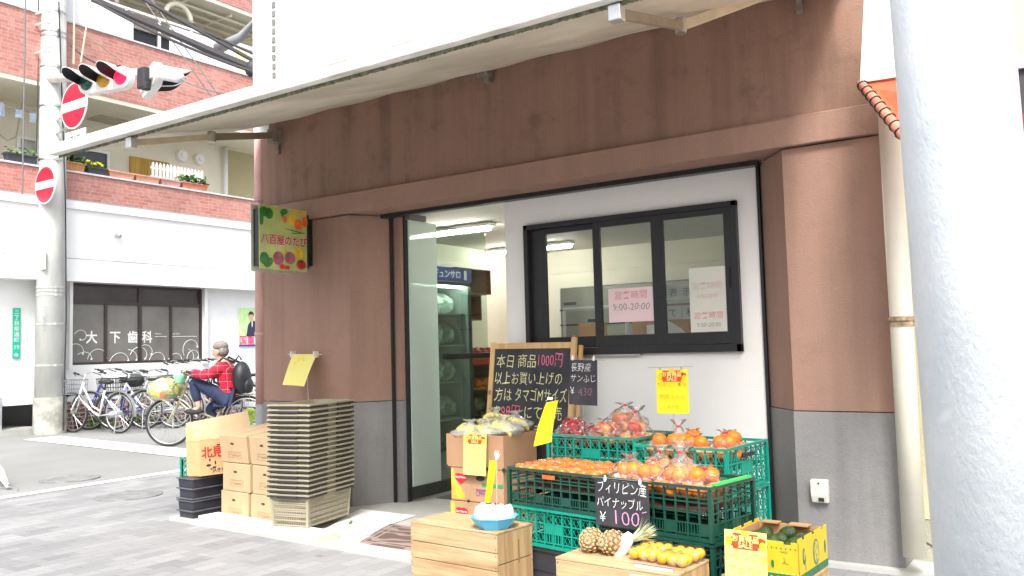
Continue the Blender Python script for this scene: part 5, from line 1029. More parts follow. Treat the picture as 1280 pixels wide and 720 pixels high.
for z_, lb, w_ in ((.255, 'middle banana box with red heart label and purple letters', .43), (.032, 'lowest banana box with red heart label half hidden by the blue bowl', .45)):
    t = thing('banana_box', lb, 'carton', (bx + .01, by, z_), R(-1), 'stacked banana boxes'); carton_box(t, w_, .37, .218, mat('printed_banana_carton', '#bb9470', .8, .1, 5))
    y = -.1865; g = MB(); g.poly([(-w_ / 2 + .003, .01), (-.10, .01), (-.10, .05), (-.17, .12), (-.19, .21), (-w_ / 2 + .003, .21)], y, y + .001); part('banana_print', g, mat('banana_yellow_print', (.75, .50, .06), .6, .3, 10), t)
    g = MB(); g.disc(-.150, .155, .034, .024, y - .002, y - .001); g.disc(-.110, .155, .034, .024, y - .002, y - .001); g.poly([(-.184, .15), (-.076, .15), (-.13, .105)], y - .0022, y - .001); part('heart_print', g, mat('heart_red', (.70, .02, .03), .5), t)
    g = MB(); g.text('Del Monte', .022, -.13, .147, y - .003, 'CENTER', bold=.02); part('heart_lettering', g, WHITE, t)
    g = MB(); g.box(.04, w_ / 2 - .004, y, y + .001, .10, .125); part('green_stripe', g, mat('green_print', (.05, .32, .12), .6), t)
    g = MB(); g.text('CPFF', .052, -.01, .04, y - .001, sx=.7, bold=.01); g.box(-.01, .08, y - .0012, y - .0002, .08, .084); part('box_lettering', g, mat('purple_print', (.25, .06, .30), .6), t)
    g = MB(); g.disc(.03, .155, .036, .017, y - .0015, y - .0005); [g.disc(x, .003, .012, .010, y - .0015, y - .0005, 10) for x in (-.07, .16)]; part('hand_hole', g, INKBLK, t)
BAN = mat('banana_skin', (.85, .72, .24), .45, .2, 12, dark=(.60, .56, .16)); FILMW = filmmat('milky_plastic_film', .26, 24)
def bunch(label, c, rz, n, tip=.0, rx=0):
    t = thing('banana_bunch', label, 'bananas', c, rot=(rx, 0, rz), group='bagged banana bunches in the open box'); 
    for k in range(n):
        g = MB(); a = -.35 + .7 * k / max(1, n - 1); pts = []; rr = []
        for j in range(9): q = j / 8; th = -.2 + 1.7 * q; pts.append((.105 * math.sin(th) - .05, .02 * math.sin(a) * 4 * q + .03 * (k - n / 2 + .5), .075 * math.cos(th) - .02 + .006 * k)); rr.append(.019 * (.35 + .65 * math.sin(PI * min(1, .12 + q * .85)) ** .5) if j < 8 else .006)
        g.tube(pts, rr, 8); part('banana', g, BAN, t, smooth=True)
    g = MB(); g.ball((-.065, 0, .055), .018); part('stalk', g, mat('banana_stalk', (.25, .22, .05), .7), t)
    f = film_mesh(.13, .095, .085, .05, int(abs(c[0] * 1000)) % 50, .02); f.v = [(p[0], p[1], p[2] - .02) for p in f.v]; part('plastic_film', f, FILMW, t, smooth=True)
for i, (x, y, z_, rz, lb) in enumerate(((-3.53, 4.66, .665, .3, 'bag of bananas lying lowest at the front left of the open box'), (-3.38, 4.66, .675, -.3, 'bag of bananas at the front centre of the open box'), (-3.27, 4.68, .69, .5, 'bag of bananas at the front right of the open box'), (-3.40, 4.78, .735, 2.6, 'highest bag of bananas in the middle of the heap'), (-3.27, 4.82, .715, 1.2, 'bag of bananas at the back right of the heap'), (-3.50, 4.84, .68, .9, 'bag of bananas at the back left of the heap'))): bunch(lb, (x, y, z_), rz, 4)

# ------------------------------------------------------------------ avocado carton
t = thing('avocado_carton', 'open yellow carton with green printed base full of avocados', 'carton', (-1.235, 3.86, .245), R(-3)); w_, d_, h_ = .315, .37, .165
YC = mat('yellow_carton', (.68, .46, .02), .6, .06, 5); th = .004
g = MB()
def crenel(L, h, n):
    P = [(-L / 2, 0), (L / 2, 0), (L / 2, h)]
    for k in range(n): x = L / 2 - L * (k + .3) / n; P += [(x, h), (x, h - .012), (x - L * .3 / n, h - .012), (x - L * .3 / n, h)]
    return P + [(-L / 2, h)]
g.M = T(0, -d_ / 2, 0); g.poly(crenel(w_, h_, 3), 0, th); g.M = T(w_ / 2, 0, 0, PI / 2); g.poly(crenel(d_, h_ + .015, 3), 0, th); g.M = T(0, d_ / 2, 0, PI); g.poly(crenel(w_, h_, 3), 0, th); g.M = T(-w_ / 2, 0, 0, -PI / 2); g.poly(crenel(d_, h_ + .015, 3), 0, th); g.M = Matrix()
part('carton_wall', g, YC, t)
g = MB(); i_ = .0045; g.box(-w_ / 2 + i_, w_ / 2 - i_, -d_ / 2 + i_, -d_ / 2 + i_ + .002, .005, h_ - .012); g.box(-w_ / 2 + i_, w_ / 2 - i_, d_ / 2 - i_ - .002, d_ / 2 - i_, .005, h_ - .001); g.box(-w_ / 2 + i_, -w_ / 2 + i_ + .002, -d_ / 2 + .007, d_ / 2 - .007, .005, h_); g.box(w_ / 2 - i_ - .002, w_ / 2 - i_, -d_ / 2 + .007, d_ / 2 - .007, .005, h_); g.box(-w_ / 2 + .007, w_ / 2 - .007, -d_ / 2 + .007, d_ / 2 - .007, .0, .006)
g.box(-.14, -.06, -d_ / 2 + .008, -d_ / 2 + .04, h_ - .002, h_ + .004); g.box(.0, .09, d_ / 2 - .05, d_ / 2 + .005, h_ + .002, h_ + .008); g.box(-.13, -.05, d_ / 2 - .04, d_ / 2 + .006, h_ + .002, h_ + .008); part('brown_lining', g, CARD2, t)
y = -d_ / 2 - .0012; GP = mat('dark_green_print', (.02, .16, .08), .5, .2, 30)
g = MB(); g.box(-w_ / 2, w_ / 2, y, y + .001, 0, .032); g.M = T(w_ / 2, 0, 0, PI / 2); g.box(-d_ / 2, d_ / 2, -.0012, -.0002, 0, .032); g.M = Matrix(); part('green_print', g, GP, t)
g = MB()
for k in range(12): g.disc(-w_ / 2 + .014 + k * .026, .014, .006, .009, y - .0012, y - .0004, 10)
for k in range(14): x = -w_ / 2 + .01 + k * .0225; g.poly([(x, .032), (x + .012, .032), (x + .006, .040)], y - .0002, y + .0008)
part('pattern_print', g, mat('pale_green_print', (.35, .55, .25), .5), t)
g = MB()
for k in range(8): x = .0 + k * .02; g.poly([(x, h_ - .025), (x + .008, h_ - .025), (x + .004, h_ - .034)], y, y + .0008)
g.disc(.045, .07, .007, .017, y - .0006, y + .0002, 14); g.text('2', .026, .09, .08, y - .0006); g.box(.085, .115, y - .0003, y + .0005, .075, .0765); g.text('HASS', .014, .08, .118, y - .0006)
part('carton_print', g, GP, t)
g = MB(); g.M = T(w_ / 2 + .0012, 0, 0, PI / 2); g.disc(.03, .09, .038, .055, 0, .0006, 24); g.disc(-.125, .10, .016, .035, 0, .0006, 16); g.box(-.11, -.105, 0, .0006, .04, .10); g.disc(.15, .09, .012, .03, 0, .0006, 12); g.M = Matrix(); part('emblem_print', g, GP, t)
g = MB(); g.M = T(w_ / 2 + .002, 0, 0, PI / 2); g.disc(.03, .09, .030, .046, 0, .0005, 24); g.disc(-.125, .105, .010, .02, 0, .0005, 16); g.M = Matrix(); part('emblem_field', g, mat('emblem_khaki', (.45, .42, .10), .5, .5, 50), t)
AVM = mat('avocado_skin', (.035, .075, .015), .35, .4, 18, bmp=.5, bs=160, dark=(.015, .025, .010)); am = fruit_mesh('orange', .038).mesh('avocado', AVM, True)
random.seed(9)
for i in range(3):
    for j in range(4):
        o = link('avocado', am, None, (-1.235 - .095 + .095 * i + U(-.008, .008), 3.86 - .13 + .087 * j, .355 + U(0, .02)), (U(1.0, 1.6), U(-.3, .3), U(0, 3))); o.scale = (.95, .95, 1.35); tag(o, 'dark green avocado in the yellow carton', 'avocado', 'avocados in the yellow carton')

# ------------------------------------------------------------------ pineapples and yellow fruit trays
PM = mat('pineapple_skin', (.28, .13, .04), .6, .3, 30, dark=(.12, .055, .02)); PT = mat('pineapple_eye', (.50, .36, .19), .6, .2, 40)
def pineapple(label, c, rot):
    t = thing('pineapple', label, 'pineapple', c, rot=rot, group='pineapples on the right wooden box'); g = MB(); g.ball((0, 0, 0), .052, .052, .068, 20, 14); part('flesh_body', g, PM, t, smooth=True)
    g = MB(); s = MB()
    for i in range(9):
        for k in range(11):
            la = -PI / 2 + PI * (i + .7) / 9.4; th = 2 * PI * (k + (i % 2) * .5) / 11; r_ = .053 * math.cos(la)
            if r_ < .012: continue
            p = Vector((r_ * math.cos(th), r_ * math.sin(th), .068 * math.sin(la))); n_ = Vector((math.cos(th) * math.cos(la), math.sin(th) * math.cos(la), math.sin(la))); u = Vector((-math.sin(th), math.cos(th), 0)); v_ = n_.cross(u); e = .0125 * math.cos(la) ** .5
            g.add([p + u * e + n_ * .001, p + v_ * .009 + n_ * .001, p - u * e + n_ * .001, p - v_ * .009 + n_ * .001, p + n_ * .007], [(0, 1, 4), (1, 2, 4), (2, 3, 4), (3, 0, 4)])
    part('eye', g, PT, t); return t
def crown(mb, base, d, n=26, L=.10):
    d = Vector(d).normalized(); a = d.orthogonal().normalized(); b_ = d.cross(a)
    for k in range(n):
        th = k * 2.4; sp = .15 + .75 * k / n; u = (a * math.cos(th) + b_ * math.sin(th)); tip = base + d * L * (1.1 - .4 * sp) + u * L * sp * .8; mid = base + d * L * .45 + u * L * sp * .35; w_ = d.cross(u) * .007
        mb.add([base + u * .012 - w_, base + u * .012 + w_, mid + w_, mid - w_, tip], [(0, 1, 2, 3), (3, 2, 4)])
PG = mat('pineapple_leaf', (.45, .50, .30), .6, .3, 20)
pineapple('left pineapple lying end-on below the price board', (-1.985, 3.525, .362), (R(80), .3, R(10)))
t = pineapple('right pineapple with its white-wrapped crown pointing right', (-1.875, 3.525, .362), (R(82), 0, R(-25)))
g = MB(); random.seed(2); crown(g, Vector((0, 0, .06)), (.35, .1, 1), 30, .11); 
t3 = thing('crown', 'x', 'y', (-1.80, 3.57, .375), 0); g = MB(); crown(g, Vector((0, 0, 0)), (.8, .35, .45), 34, .12); part('leaf', g, PG, t3)
g = MB(); g.lathe([(.012, 0), (.030, .03), (.036, .07), (.028, .11), (.016, .125)], 14); g.M = Matrix(); Rm = T(-.005, -.01, .03, 0, R(160), R(25)); g.v = [tuple(Rm @ Vector((p[0] + .003 * math.sin(p[2] * 90), p[1], p[2]))) for p in g.v]; part('paper_wrap', g, mat('white_tissue', (.85, .85, .82), .6, .05, 20), t3, smooth=True); adopt(t3, t); t3['label'] = 'pale spiky crown wrapped in white paper'
for i, (x, y, z_, lb) in enumerate(((-1.70, 3.50, .312, 'front left tray of yellow fruit beside the pineapple crown'), (-1.555, 3.475, .312, 'front right tray of yellow fruit on the right wooden box'), (-1.69, 3.585, .318, 'rear left tray of yellow fruit against the dark green crate'), (-1.535, 3.565, .318, 'rear right tray of yellow fruit nearest the avocado card'))):
    t = thing('fruit_tray', lb, 'fruit tray', (x, y, z_), R(-6), 'trays of yellow fruit')
    for a in range(3):
        for c in range(2): link('mandarin', FR['mandarin'], t, (-.045 + .045 * a, -.022 + .044 * c, .026), (U(-.3, .3), U(-.3, .3), U(0, 6))).scale = (.86, .80, .95)
    g = MB(); g.hexa([(-.062, -.038, 0), (.062, -.038, 0), (.062, .038, 0), (-.062, .038, 0)], [(-.070, -.048, .028), (.070, -.048, .028), (.070, .048, .028), (-.070, .048, .028)]); g.hexa([(-.070, -.048, .029), (.070, -.048, .029), (.070, .048, .029), (-.070, .048, .029)], [(-.060, -.038, .055), (.060, -.038, .055), (.060, .038, .055), (-.060, .038, .055)]); part('clear_tray', g, TRAYFILM, t, bevel=.006)
# ------------------------------------------------------------------ cartons on the left
def carton(label, x0, x1, yf, z, h, d=.46, rz=0, tilt=0):
    w_ = x1 - x0; t = thing('carton', label, 'carton', ((x0 + x1) / 2, yf + d / 2, z + math.sin(tilt) * d / 2), group='closed cartons stacked beside the baskets', rot=(tilt, 0, rz)); carton_box(t, w_, d, h, CARD)
    y = -d / 2 - .0012; g = MB(); g.disc(-.01, h * .70, .022, .009, y, y + .001, 16); part('hand_hole', g, mat('hole_shadow', (.09, .03, .02), .8), t)
    g = MB(); a, b_, c, e = -.07, .09, h * .18, h * .40
    for z_ in (c, e, (c + e) / 2): g.box(a, b_, y, y + .001, z_, z_ + .0015)
    for k in range(9): x = a + (b_ - a) * k / 8; g.box(x, x + .0012, y - .0001, y + .0009, (c + e) / 2 if k not in (0, 8) else c, e)
    for k in range(5): g.box(a + .05 + k * .018, a + .06 + k * .018, y - .0001, y + .0009, c + .012, c + .02)
    part('printed_form', g, INKBRN, t)
    g = MB(); g.box(-.0015, .0015, -d / 2 + .01, d / 2 - .01, h, h + .0008); part('lid_seam', g, INKBRN, t); return t
rows = (('lowest', .0315, .205), ('middle', .24, .205), ('topmost', .449, .205))
for i, (nm, z, h) in enumerate(rows):
    o_ = (-.015, 0, -.02)[i]; carton('%s carton of the left stack, next to the black crates' % nm, -5.54 + o_, -5.20 + o_, 4.215 + .004 * i, z, h, rz=R(-4), tilt=R(7) * (i == 2))
    carton('%s carton of the right stack, partly behind the shopping baskets' % nm, -5.18 + o_, -4.865 + o_, 4.20 + .004 * i, z, h, rz=R(-4), tilt=R(6) * (i == 2))
g = MB(); g.box(-.68, .68, -.085, .085, 0, .04); t = thing('white_plank', 'long white plank lying in front of the cartons and baskets', 'plank', (-4.93, 4.10, .0312), R(-3.5)); part('board', g, mat('white_painted_wood', (.80, .80, .77), .6, .05, 4), t, bevel=.003)
g = MB(); g.box(.60, .683, -.088, .088, -.001, .0425); part('taped_end', g, mat('yellowed_tape', (.72, .70, .45), .5, .1, 12), t, bevel=.003)
# black ribbed containers
for z_, lb in ((.004, 'lower black ribbed container at the left end of the shop front'), (.170, 'upper black ribbed container under the open carton')):
    t = thing('black_container', lb, 'container', (-5.81, 4.35, z_), R(88), 'black ribbed containers'); w_, d_, h_ = .52, .20, .162; g = MB()
    g.hexa([(-w_ / 2 + .012, -d_ / 2 + .012, 0), (w_ / 2 - .012, -d_ / 2 + .012, 0), (w_ / 2 - .012, d_ / 2 - .012, 0), (-w_ / 2 + .012, d_ / 2 - .012, 0)], [(-w_ / 2, -d_ / 2, h_), (w_ / 2, -d_ / 2, h_), (w_ / 2, d_ / 2, h_), (-w_ / 2, d_ / 2, h_)]); part('shell', g, BLKP, t, bevel=.01)
    g = MB()
    for zz in (.0, .075, h_ - .012): q = .008; g.box(-w_ / 2 - q, w_ / 2 + q, -d_ / 2 - q, d_ / 2 + q, zz, zz + .009)
    part('rib', g, mat('worn_black_rib', (.10, .105, .12), .4, .2, 8), t, bevel=.002)
crate('upper small teal crate peeping out behind the open carton at the far left', (-6.19, 4.32), 0, .235, .245, .36, .205, 'x', TEAL); crate('lower small teal crate standing on the pavement behind the black containers', (-6.19, 4.32), 0, .006, .245, .36, .225, 'x', TEAL)
# open carton 北海...
t = thing('open_carton', 'open carton with red kanji and tall raised flap on the black containers', 'carton', (-5.75, 4.425, .336), rot=(R(-4), 0, R(80))); w_, d_, h_ = .56, .22, .265
CARDO = mat('open_carton_board', '#d3a878', .8, .07, 4)
carton_box(t, w_, d_, h_, CARDO, True)
g = MB(); g.hexa([(-w_ / 2, d_ / 2 - .003, h_ - .01), (w_ / 2, d_ / 2 - .003, h_ - .01), (w_ / 2, d_ / 2, h_ - .01), (-w_ / 2, d_ / 2, h_ - .01)], [(-w_ / 2 + .02, d_ / 2 + .03, h_ + .14), (w_ / 2 - .01, d_ / 2 + .03, h_ + .20), (w_ / 2 - .01, d_ / 2 + .035, h_ + .20), (-w_ / 2 + .02, d_ / 2 + .035, h_ + .14)]); part('flap', g, mat('pale_flap', '#e9cfa6', .8, .05, 4), t, label='tall raised rear flap of the carton')
g = MB(); g.hexa([(-w_ / 2 - .003, -d_ / 2, h_ - .002), (-w_ / 2, -d_ / 2, h_ - .002), (-w_ / 2, d_ / 2, h_ - .002), (-w_ / 2 - .003, d_ / 2, h_ - .002)], [(-w_ / 2 + .05, -d_ / 2 + .04, h_ + .06), (-w_ / 2 + .055, -d_ / 2 + .04, h_ + .06), (-w_ / 2 + .02, d_ / 2 - .0, h_ + .12), (-w_ / 2 + .015, d_ / 2 - .0, h_ + .12)]); part('flap', g, CARDO, t)
y = -d_ / 2 - .0012; g = MB(); g.text('北', .088, -.265, .140, y, bold=.03); g.text('見', .088, -.18, .140, y, bold=.03); g.text('玉', .088, .02, .155, y, bold=.03); part('red_lettering', g, INKRED, t)
g = MB(); g.text('たま', .062, -.093, .148, y, bold=.02, sx=.8); g.text('JAきたみらい', .036, -.18, .02, y, bold=.01); g.box(-.14, -.10, y, y + .001, .218, .228)
for c in ((-.20, .115, .008, .010), (-.21, .075, .02, .010), (-.165, .055, .016, .008), (-.155, .09, .006, .016), (-.19, .045, .008, .006)): g.disc(*c, y, y + .001, 12)
part('black_lettering', g, INKBLK, t)
# ------------------------------------------------------------------ shopping baskets
BK = mat('beige_basket_plastic', '#9a937d', .45, .06, 6); HK = mat('dark_basket_handle', (.035, .028, .028), .5, .1, 10)
bw, bd_, tw, td_, bh = .275, .475, .305, .505, .225
g = MB()
cor = [(-1, -1), (1, -1), (1, 1), (-1, 1)]
def bp_(i, q, z, out=0): s = z / bh; a = cor[i]; b_ = cor[(i + 1) % 4]; hw = (bw + (tw - bw) * s) / 2 + out; hd = (bd_ + (td_ - bd_) * s) / 2 + out; A1 = Vector((a[0] * hw, a[1] * hd, z)); B1 = Vector((b_[0] * hw, b_[1] * hd, z)); return A1.lerp(B1, q)
for i in range(4):
    L = bw if i % 2 == 0 else bd_; n = round(L / .0145)
    for k in range(n + 1):
        q = k / n; g.bar(bp_(i, q, .004), bp_(i, q, bh - .01), .0055, .003, (1, 0, 0) if i % 2 else (0, 1, 0))
    for z in (.01, .072, .085, .15, .163): g.bar(bp_(i, 0, z, .001), bp_(i, 1, z, .001), .005, .009)
    g.bar(bp_(i, .0, .0), bp_(i, 0, bh), .018, .018, (0, 1, 0))
    if i % 2: 
        c_ = [bp_(i, q, z, .002) for q, z in ((.36, .165), (.64, .165), (.64, .205), (.36, .205))]; g.add(c_, [(0, 1, 2, 3)])
g.box(-bw / 2, bw / 2, -bd_ / 2, bd_ / 2, 0, .004)
body = g.mesh('basket_body', BK)
g = MB()
for i in range(4): g.bar(bp_(i, 0, bh - .005, .014), bp_(i, 1, bh - .005, .014), .020, .012); g.bar(bp_(i, 0, bh - .018, .005), bp_(i, 1, bh - .018, .005), .004, .022)
for i in range(4): p = bp_(i, 0, bh, .012); g.cbox(p.x, p.y, bh - .006, .024, .024, .013)
rim = g.mesh('basket_rim', BK)
def handle_mesh(s):
    g = MB(); o = .018; z = bh - .019; x = tw / 2 + o; e = td_ / 2 + o
    y0 = s * .06
    g.bar((-x, y0, z), (-x, s * e, z), .010, .012); g.bar((x, y0, z), (x, s * e, z), .010, .012); g.bar((-x, s * e, z), (-tw * .25, s * e, z), .010, .010); g.bar((x, s * e, z), (tw * .25, s * e, z), .010, .010)
    g.bar((-tw * .27, s * (e + .004), z), (tw * .27, s * (e + .004), z), .016, .016); return g.mesh('basket_handle', HK)
hm = [handle_mesh(-1), handle_mesh(1)]
ang = R(11.6); fc = Vector((-4.508, 4.117, .0)); c = fc + Vector((-math.cos(ang), -math.sin(ang), 0)) * bw / 2 + Vector((-math.sin(ang), math.cos(ang), 0)) * bd_ / 2
ordn = ['bottom', 'second', 'third', 'fourth', 'fifth', 'sixth', 'seventh', 'eighth', 'ninth', 'tenth', 'eleventh', 'twelfth', 'thirteenth', 'fourteenth', 'fifteenth', 'sixteenth', 'seventeenth', 'eighteenth', 'top']
random.seed(3)
for k in range(19):
    lb = {0: 'bottom beige shopping basket of the stack, its whole lattice side visible', 18: 'top beige shopping basket of the stack, open with both handles folded'}.get(k, '%s beige shopping basket counted from the bottom of the stack' % ordn[k])
    b_ = thing('shopping_basket', lb, 'shopping basket', (c.x + U(-.002, .002) + .0008 * k, c.y + U(-.002, .002), .073 + k * .0337), ang + R(U(-.4, .4)), 'nested shopping baskets'); link('lattice_body', body, b_); link('rim', rim, b_); link('handle', hm[0], b_); link('handle', hm[1], b_)
# ------------------------------------------------------------------ mat, sheet
m, nt, b = newmat('brown_mat'); v = coord(nt); wv = nt.nodes.new('ShaderNodeTexWave'); wv.wave_type = 'RINGS'; wv.inputs['Scale'].default_value = 2.2; wv.inputs['Distortion'].default_value = 14; wv.inputs['Detail'].default_value = 2; nt.links.new(v, wv.inputs['Vector'])
o = mixc(nt, ramp(nt, wv.outputs[1], .55, .75), (.115, .075, .065, 1), (.27, .20, .17, 1)); nt.links.new(o, b.inputs['Base Color']); b.inputs['Roughness'].default_value = .9; bump(nt, b, wv.outputs[1], .5, .01)
t = thing('door_mat', 'dark brown patterned door mat on the pale entrance step', 'door mat', (-3.62, 4.33, .0305), R(-1)); g = MB(); g.hexa([(-.38, -.25, 0), (.5, -.25, 0), (.5, .28, 0), (-.60, .28, 0)], [(-.375, -.245, .008), (.495, -.245, .008), (.495, .275, .008), (-.595, .275, .008)]); part('pile', g, m, t)
g = MB()
for e in (.03, .075):
    P = [(-.38 + e * .5, -.25 + e), (.5 - e, -.25 + e), (.5 - e, .28 - e), (-.60 + e * 1.6, .28 - e)]
    for k in range(4): a, b_ = P[k], P[(k + 1) % 4]; g.bar((a[0], a[1], .0085), (b_[0], b_[1], .0085), .010, .003)
for k in range(3):
    for s in (1, -1): g.tube([(-.05 + .12 * k + .09 * math.cos(a) * s, .02 + .11 * math.sin(a), .009) for a in [j * PI / 8 for j in range(9)]], .0045, 5)
part('border_pattern', g, mat('pale_mat_pattern', (.33, .26, .23), .9), t)
P_ = [at(x, y, 2, .033) for x, y in ((404, 664), (440, 642), (452, 637), (500, 643), (520, 645), (484, 657), (466, 667), (452, 671), (442, 671), (428, 666))]
g = MB(); o = P_[0]; n = len(P_); g.add([tuple(p - o) for p in P_] + [tuple(p - o + Vector((0, 0, .006))) for p in P_], [tuple(range(n)), tuple(range(2 * n - 1, n - 1, -1))] + [(k, (k + 1) % n, (k + 1) % n + n, k + n) for k in range(n)])
one('white_sheet', 'thin white sheet lying flat on the step beside the baskets', 'sheet', g, mat('white_vinyl_sheet', (.82, .82, .80), .5, .04, 5), o)
g = MB(); random.seed(5); leaves(g, -.02, .02, -.02, .02, 0, 4, .04, .006); one('fallen_leaf', 'small green leaf lying on the white sheet', 'leaf', g, GREEN, tuple(at(436, 655, 2, .042)))

# ------------------------------------------------------------------ inside the shop
LAMP = emis('lamp_tube', (1, .97, .88), 30)
for lb, x, y, L in (('ceiling lamp seen through the glass door', -5.0, 6.35, .95), ('ceiling lamp deeper in the shop behind the white panel edge', -5.25, 8.1, 1.1), ('unseen ceiling lamp added behind the white panel to brighten the shop inside', -3.0, 5.75, 1.2)):  # last lamp is added out of view to brighten the interior
    t = thing('ceiling_lamp', lb, 'ceiling lamp', (x, y, 2.39), 0, 'fluorescent ceiling lamps'); g = MB(); g.cbox(0, 0, -.015, L + .05, .10, .03); part('housing', g, WHITE, t, bevel=.004); g = MB(); g.tube([(-L / 2, 0, -.05), (L / 2, 0, -.05)], .018, 10); part('tube', g, LAMP, t, smooth=True)
# drinks fridge
FL_ = emis('added_fridge_lamp', (.9, 1, .92), 16)  # glowing strips added inside the fridge to brighten its shelves
t = thing('display_fridge', 'tall glass door display fridge with dark blue header inside the shop', 'fridge', (-5.45, 6.34, .03)); g = MB(); x0, x1, y0, y1 = -.38, .35, -.45, .45
g.box(x0, x1, y0, y0 + .04, 0, 2.0); g.box(x0, x1, y1 - .04, y1, 0, 2.0); g.box(x0, x0 + .04, y0, y1, 0, 2.0); g.box(x0, x1, y0, y1, 0, .28); g.box(x0, x1, y0, y1, 1.86, 2.0); part('cabinet', g, mat('fridge_grey', (.30, .31, .31), .4), t, bevel=.004)
g = MB(); g.box(x1, x1 + .02, y0, y1, 1.87, 2.0); part('header', g, mat('navy_header', (.015, .03, .22), .35), t)
g = MB(); g.text('グランデュンサロ', .085, -.0, 0, 0, 'CENTER', bold=.02); Rm = T(x1 + .0215, -.06, 1.905, PI / 2); g.v = [tuple(Rm @ Vector(p)) for p in g.v]; g.box(x1 + .0205, x1 + .0215, .33, .37, 1.89, 1.98); part('header_lettering', g, mat('pale_lettering', (.7, .75, .7)), t)
g = MB(); g.box(x1, x1 + .015, y0, y0 + .03, .28, 1.86); g.box(x1, x1 + .015, y1 - .03, y1, .28, 1.86); g.box(x1, x1 + .015, y0, y1, .28, .31); g.box(x1, x1 + .015, y0, y1, 1.83, 1.86); part('door_frame', g, mat('dark_frame', (.05, .05, .05), .3), t)
g = MB(); g.box(x1 + .003, x1 + .008, y0 + .03, y1 - .03, .31, 1.83); part('door_glass', g, glass('fridge_glass', (.80, .86, .82), 0, 1.45, .03), t)
g = MB(); g.box(x1 - .04, x1 - .02, y0 + .06, y1 - .06, 1.81, 1.84); part('added_fridge_lamp', g, FL_, t); g = MB(); g.box(x1 - .04, x1 - .025, y0 + .045, y0 + .06, .4, 1.8); part('added_fridge_lamp', g, FL_, t)
g = MB()
for z_ in (.55, .90, 1.25, 1.55): g.box(x0 + .05, x1 - .03, y0 + .05, y1 - .05, z_, z_ + .015)
part('shelf', g, mat('fridge_shelf', (.5, .52, .5), .5), t)
PACK = mat('leafy_pack', (.62, .68, .58), .35, .9, 22, dark=(.06, .12, .05)); random.seed(11)
for z_, lb in ((.566, 'lowest'), (.916, 'second'), (1.266, 'third'), (1.566, 'highest')):
    for k in range(5):
        g = MB(); g.ball((0, 0, .10), .17, .09, .11, 12, 8); g.v = [(p[0] + U(-.01, .01), p[1] + U(-.01, .01), max(0, p[2] + U(-.012, .012))) for p in g.v]
        one('vegetable_pack', '%s row pack of leafy vegetables inside the display fridge' % lb, 'vegetables', g, PACK, (-5.40, 6.34 - .34 + .17 * k, .03 + z_), group='packs of vegetables in the fridge, %s row' % lb)
DW = woodmat('old_box_wood', '#6e4526', '#4a2c17', 1); LW = woodmat('light_box_wood', '#a3894a', '#84692f', 1)
for lb, x0, x1, y0, y1, z0, m2 in (('upper dark wooden box fixed on the back left wall of the shop', -5.88, -5.58, 7.2, 7.82, 1.845, DW), ('lower wooden box with a pale inside on the left wall of the shop', -5.88, -5.60, 7.1, 7.66, 1.56, DW)):
    t = thing('wall_box', lb, 'wall box', (x0, y0, z0)); L = y1 - y0; d = x1 - x0; h = .275; g = MB(); g.box(0, d, 0, .012, 0, h); g.box(0, d, L - .012, L, 0, h); g.box(0, d, .012, L - .012, 0, .012); g.box(0, d, .012, L - .012, h - .012, h); part('side', g, DW, t); g = MB(); g.box(0, .01, .012, L - .012, .012, h - .012); part('back', g, LW if 'lower' in lb else DW, t)
t = thing('shelf_unit', 'wooden shelves of produce along the left wall inside the shop', 'shelves', (-5.55, 7.9, .03)); g = MB()
for z_ in (.45, .80, 1.12): g.box(-.35, .30, -.95, .9, z_, z_ + .025); 
g.box(-.35, -.33, -.95, .9, 0, 1.12); g.box(-.33, .28, -.95, -.93, 0, 1.12); g.box(-.33, .28, .88, .9, 0, 1.12); part('shelf_board', g, woodmat('shelf_wood', '#b08a55', '#8a6535', 1), t)
g = MB(); g.box(.30, .305, -.9, .85, 1.06, 1.12); g.box(.30, .305, -.5, -.3, .74, .80); part('price_rail', g, mat('red_rail', (.5, .03, .03)), t)
random.seed(12)
for z_, nm, cc in ((1.178, 'red_apple', 'apple on the upper shelf inside the shop'), (.858, 'orange', 'orange on the lower shelf inside the shop')):
    for a in range(10):
        for b_ in range(3): tag(link(nm, FR[nm], None, (-5.33 - .1 * b_, 7.08 + .115 * a + U(-.01, .01), .03 + z_ + (.02 if b_ else 0)), (U(-.4, .4), 0, U(0, 6))), cc, nm.split('_')[-1], 'fruit on the shop shelves, ' + nm.replace('_', ' '))
g = MB(); random.seed(13); leaves(g, -.3, .3, -.5, .5, 0, 160, .12, .22); one('greens', 'bunched leaf vegetables on the lowest shelf inside the shop', 'vegetables', g, mat('pale_greens', (.30, .36, .22), .6, .8, 10), (-5.45, 7.6, .51))
# steel refrigerator, counter and papers behind the sliding window
t = thing('steel_cabinet', 'stainless steel kitchen refrigerator at the back of the shop', 'refrigerator', (-4.05, 8.3, .03)); g = MB(); g.box(-.75, .85, -.3, .4, 0, 1.85); part('cabinet', g, mat('dull_stainless', (.30, .29, .25), .35, .05, 2, metal=.6), t, bevel=.01)
g = MB(); g.box(-.75, .85, -.312, -.301, 1.60, 1.615); g.box(-.75, .85, -.312, -.301, 1.44, 1.455); g.box(.04, .055, -.312, -.301, 0, 1.6); g.box(-.70, -.55, -.312, -.301, 1.66, 1.69); g.box(-.4, -.3, -.33, -.301, 1.47, 1.5); part('door_gap', g, INKBLK, t)
t = thing('counter', 'low counter with papers under the sliding window', 'counter', (-2.7, 5.75, .03)); g = MB(); g.box(-.9, .95, -.3, .3, 1.15, 1.19); part('worktop', g, mat('counter_laminate', (.5, .48, .42), .5), t); g = MB(); g.box(-.88, .93, -.25, .28, 0, 1.15); part('cupboard', g, INW, t)
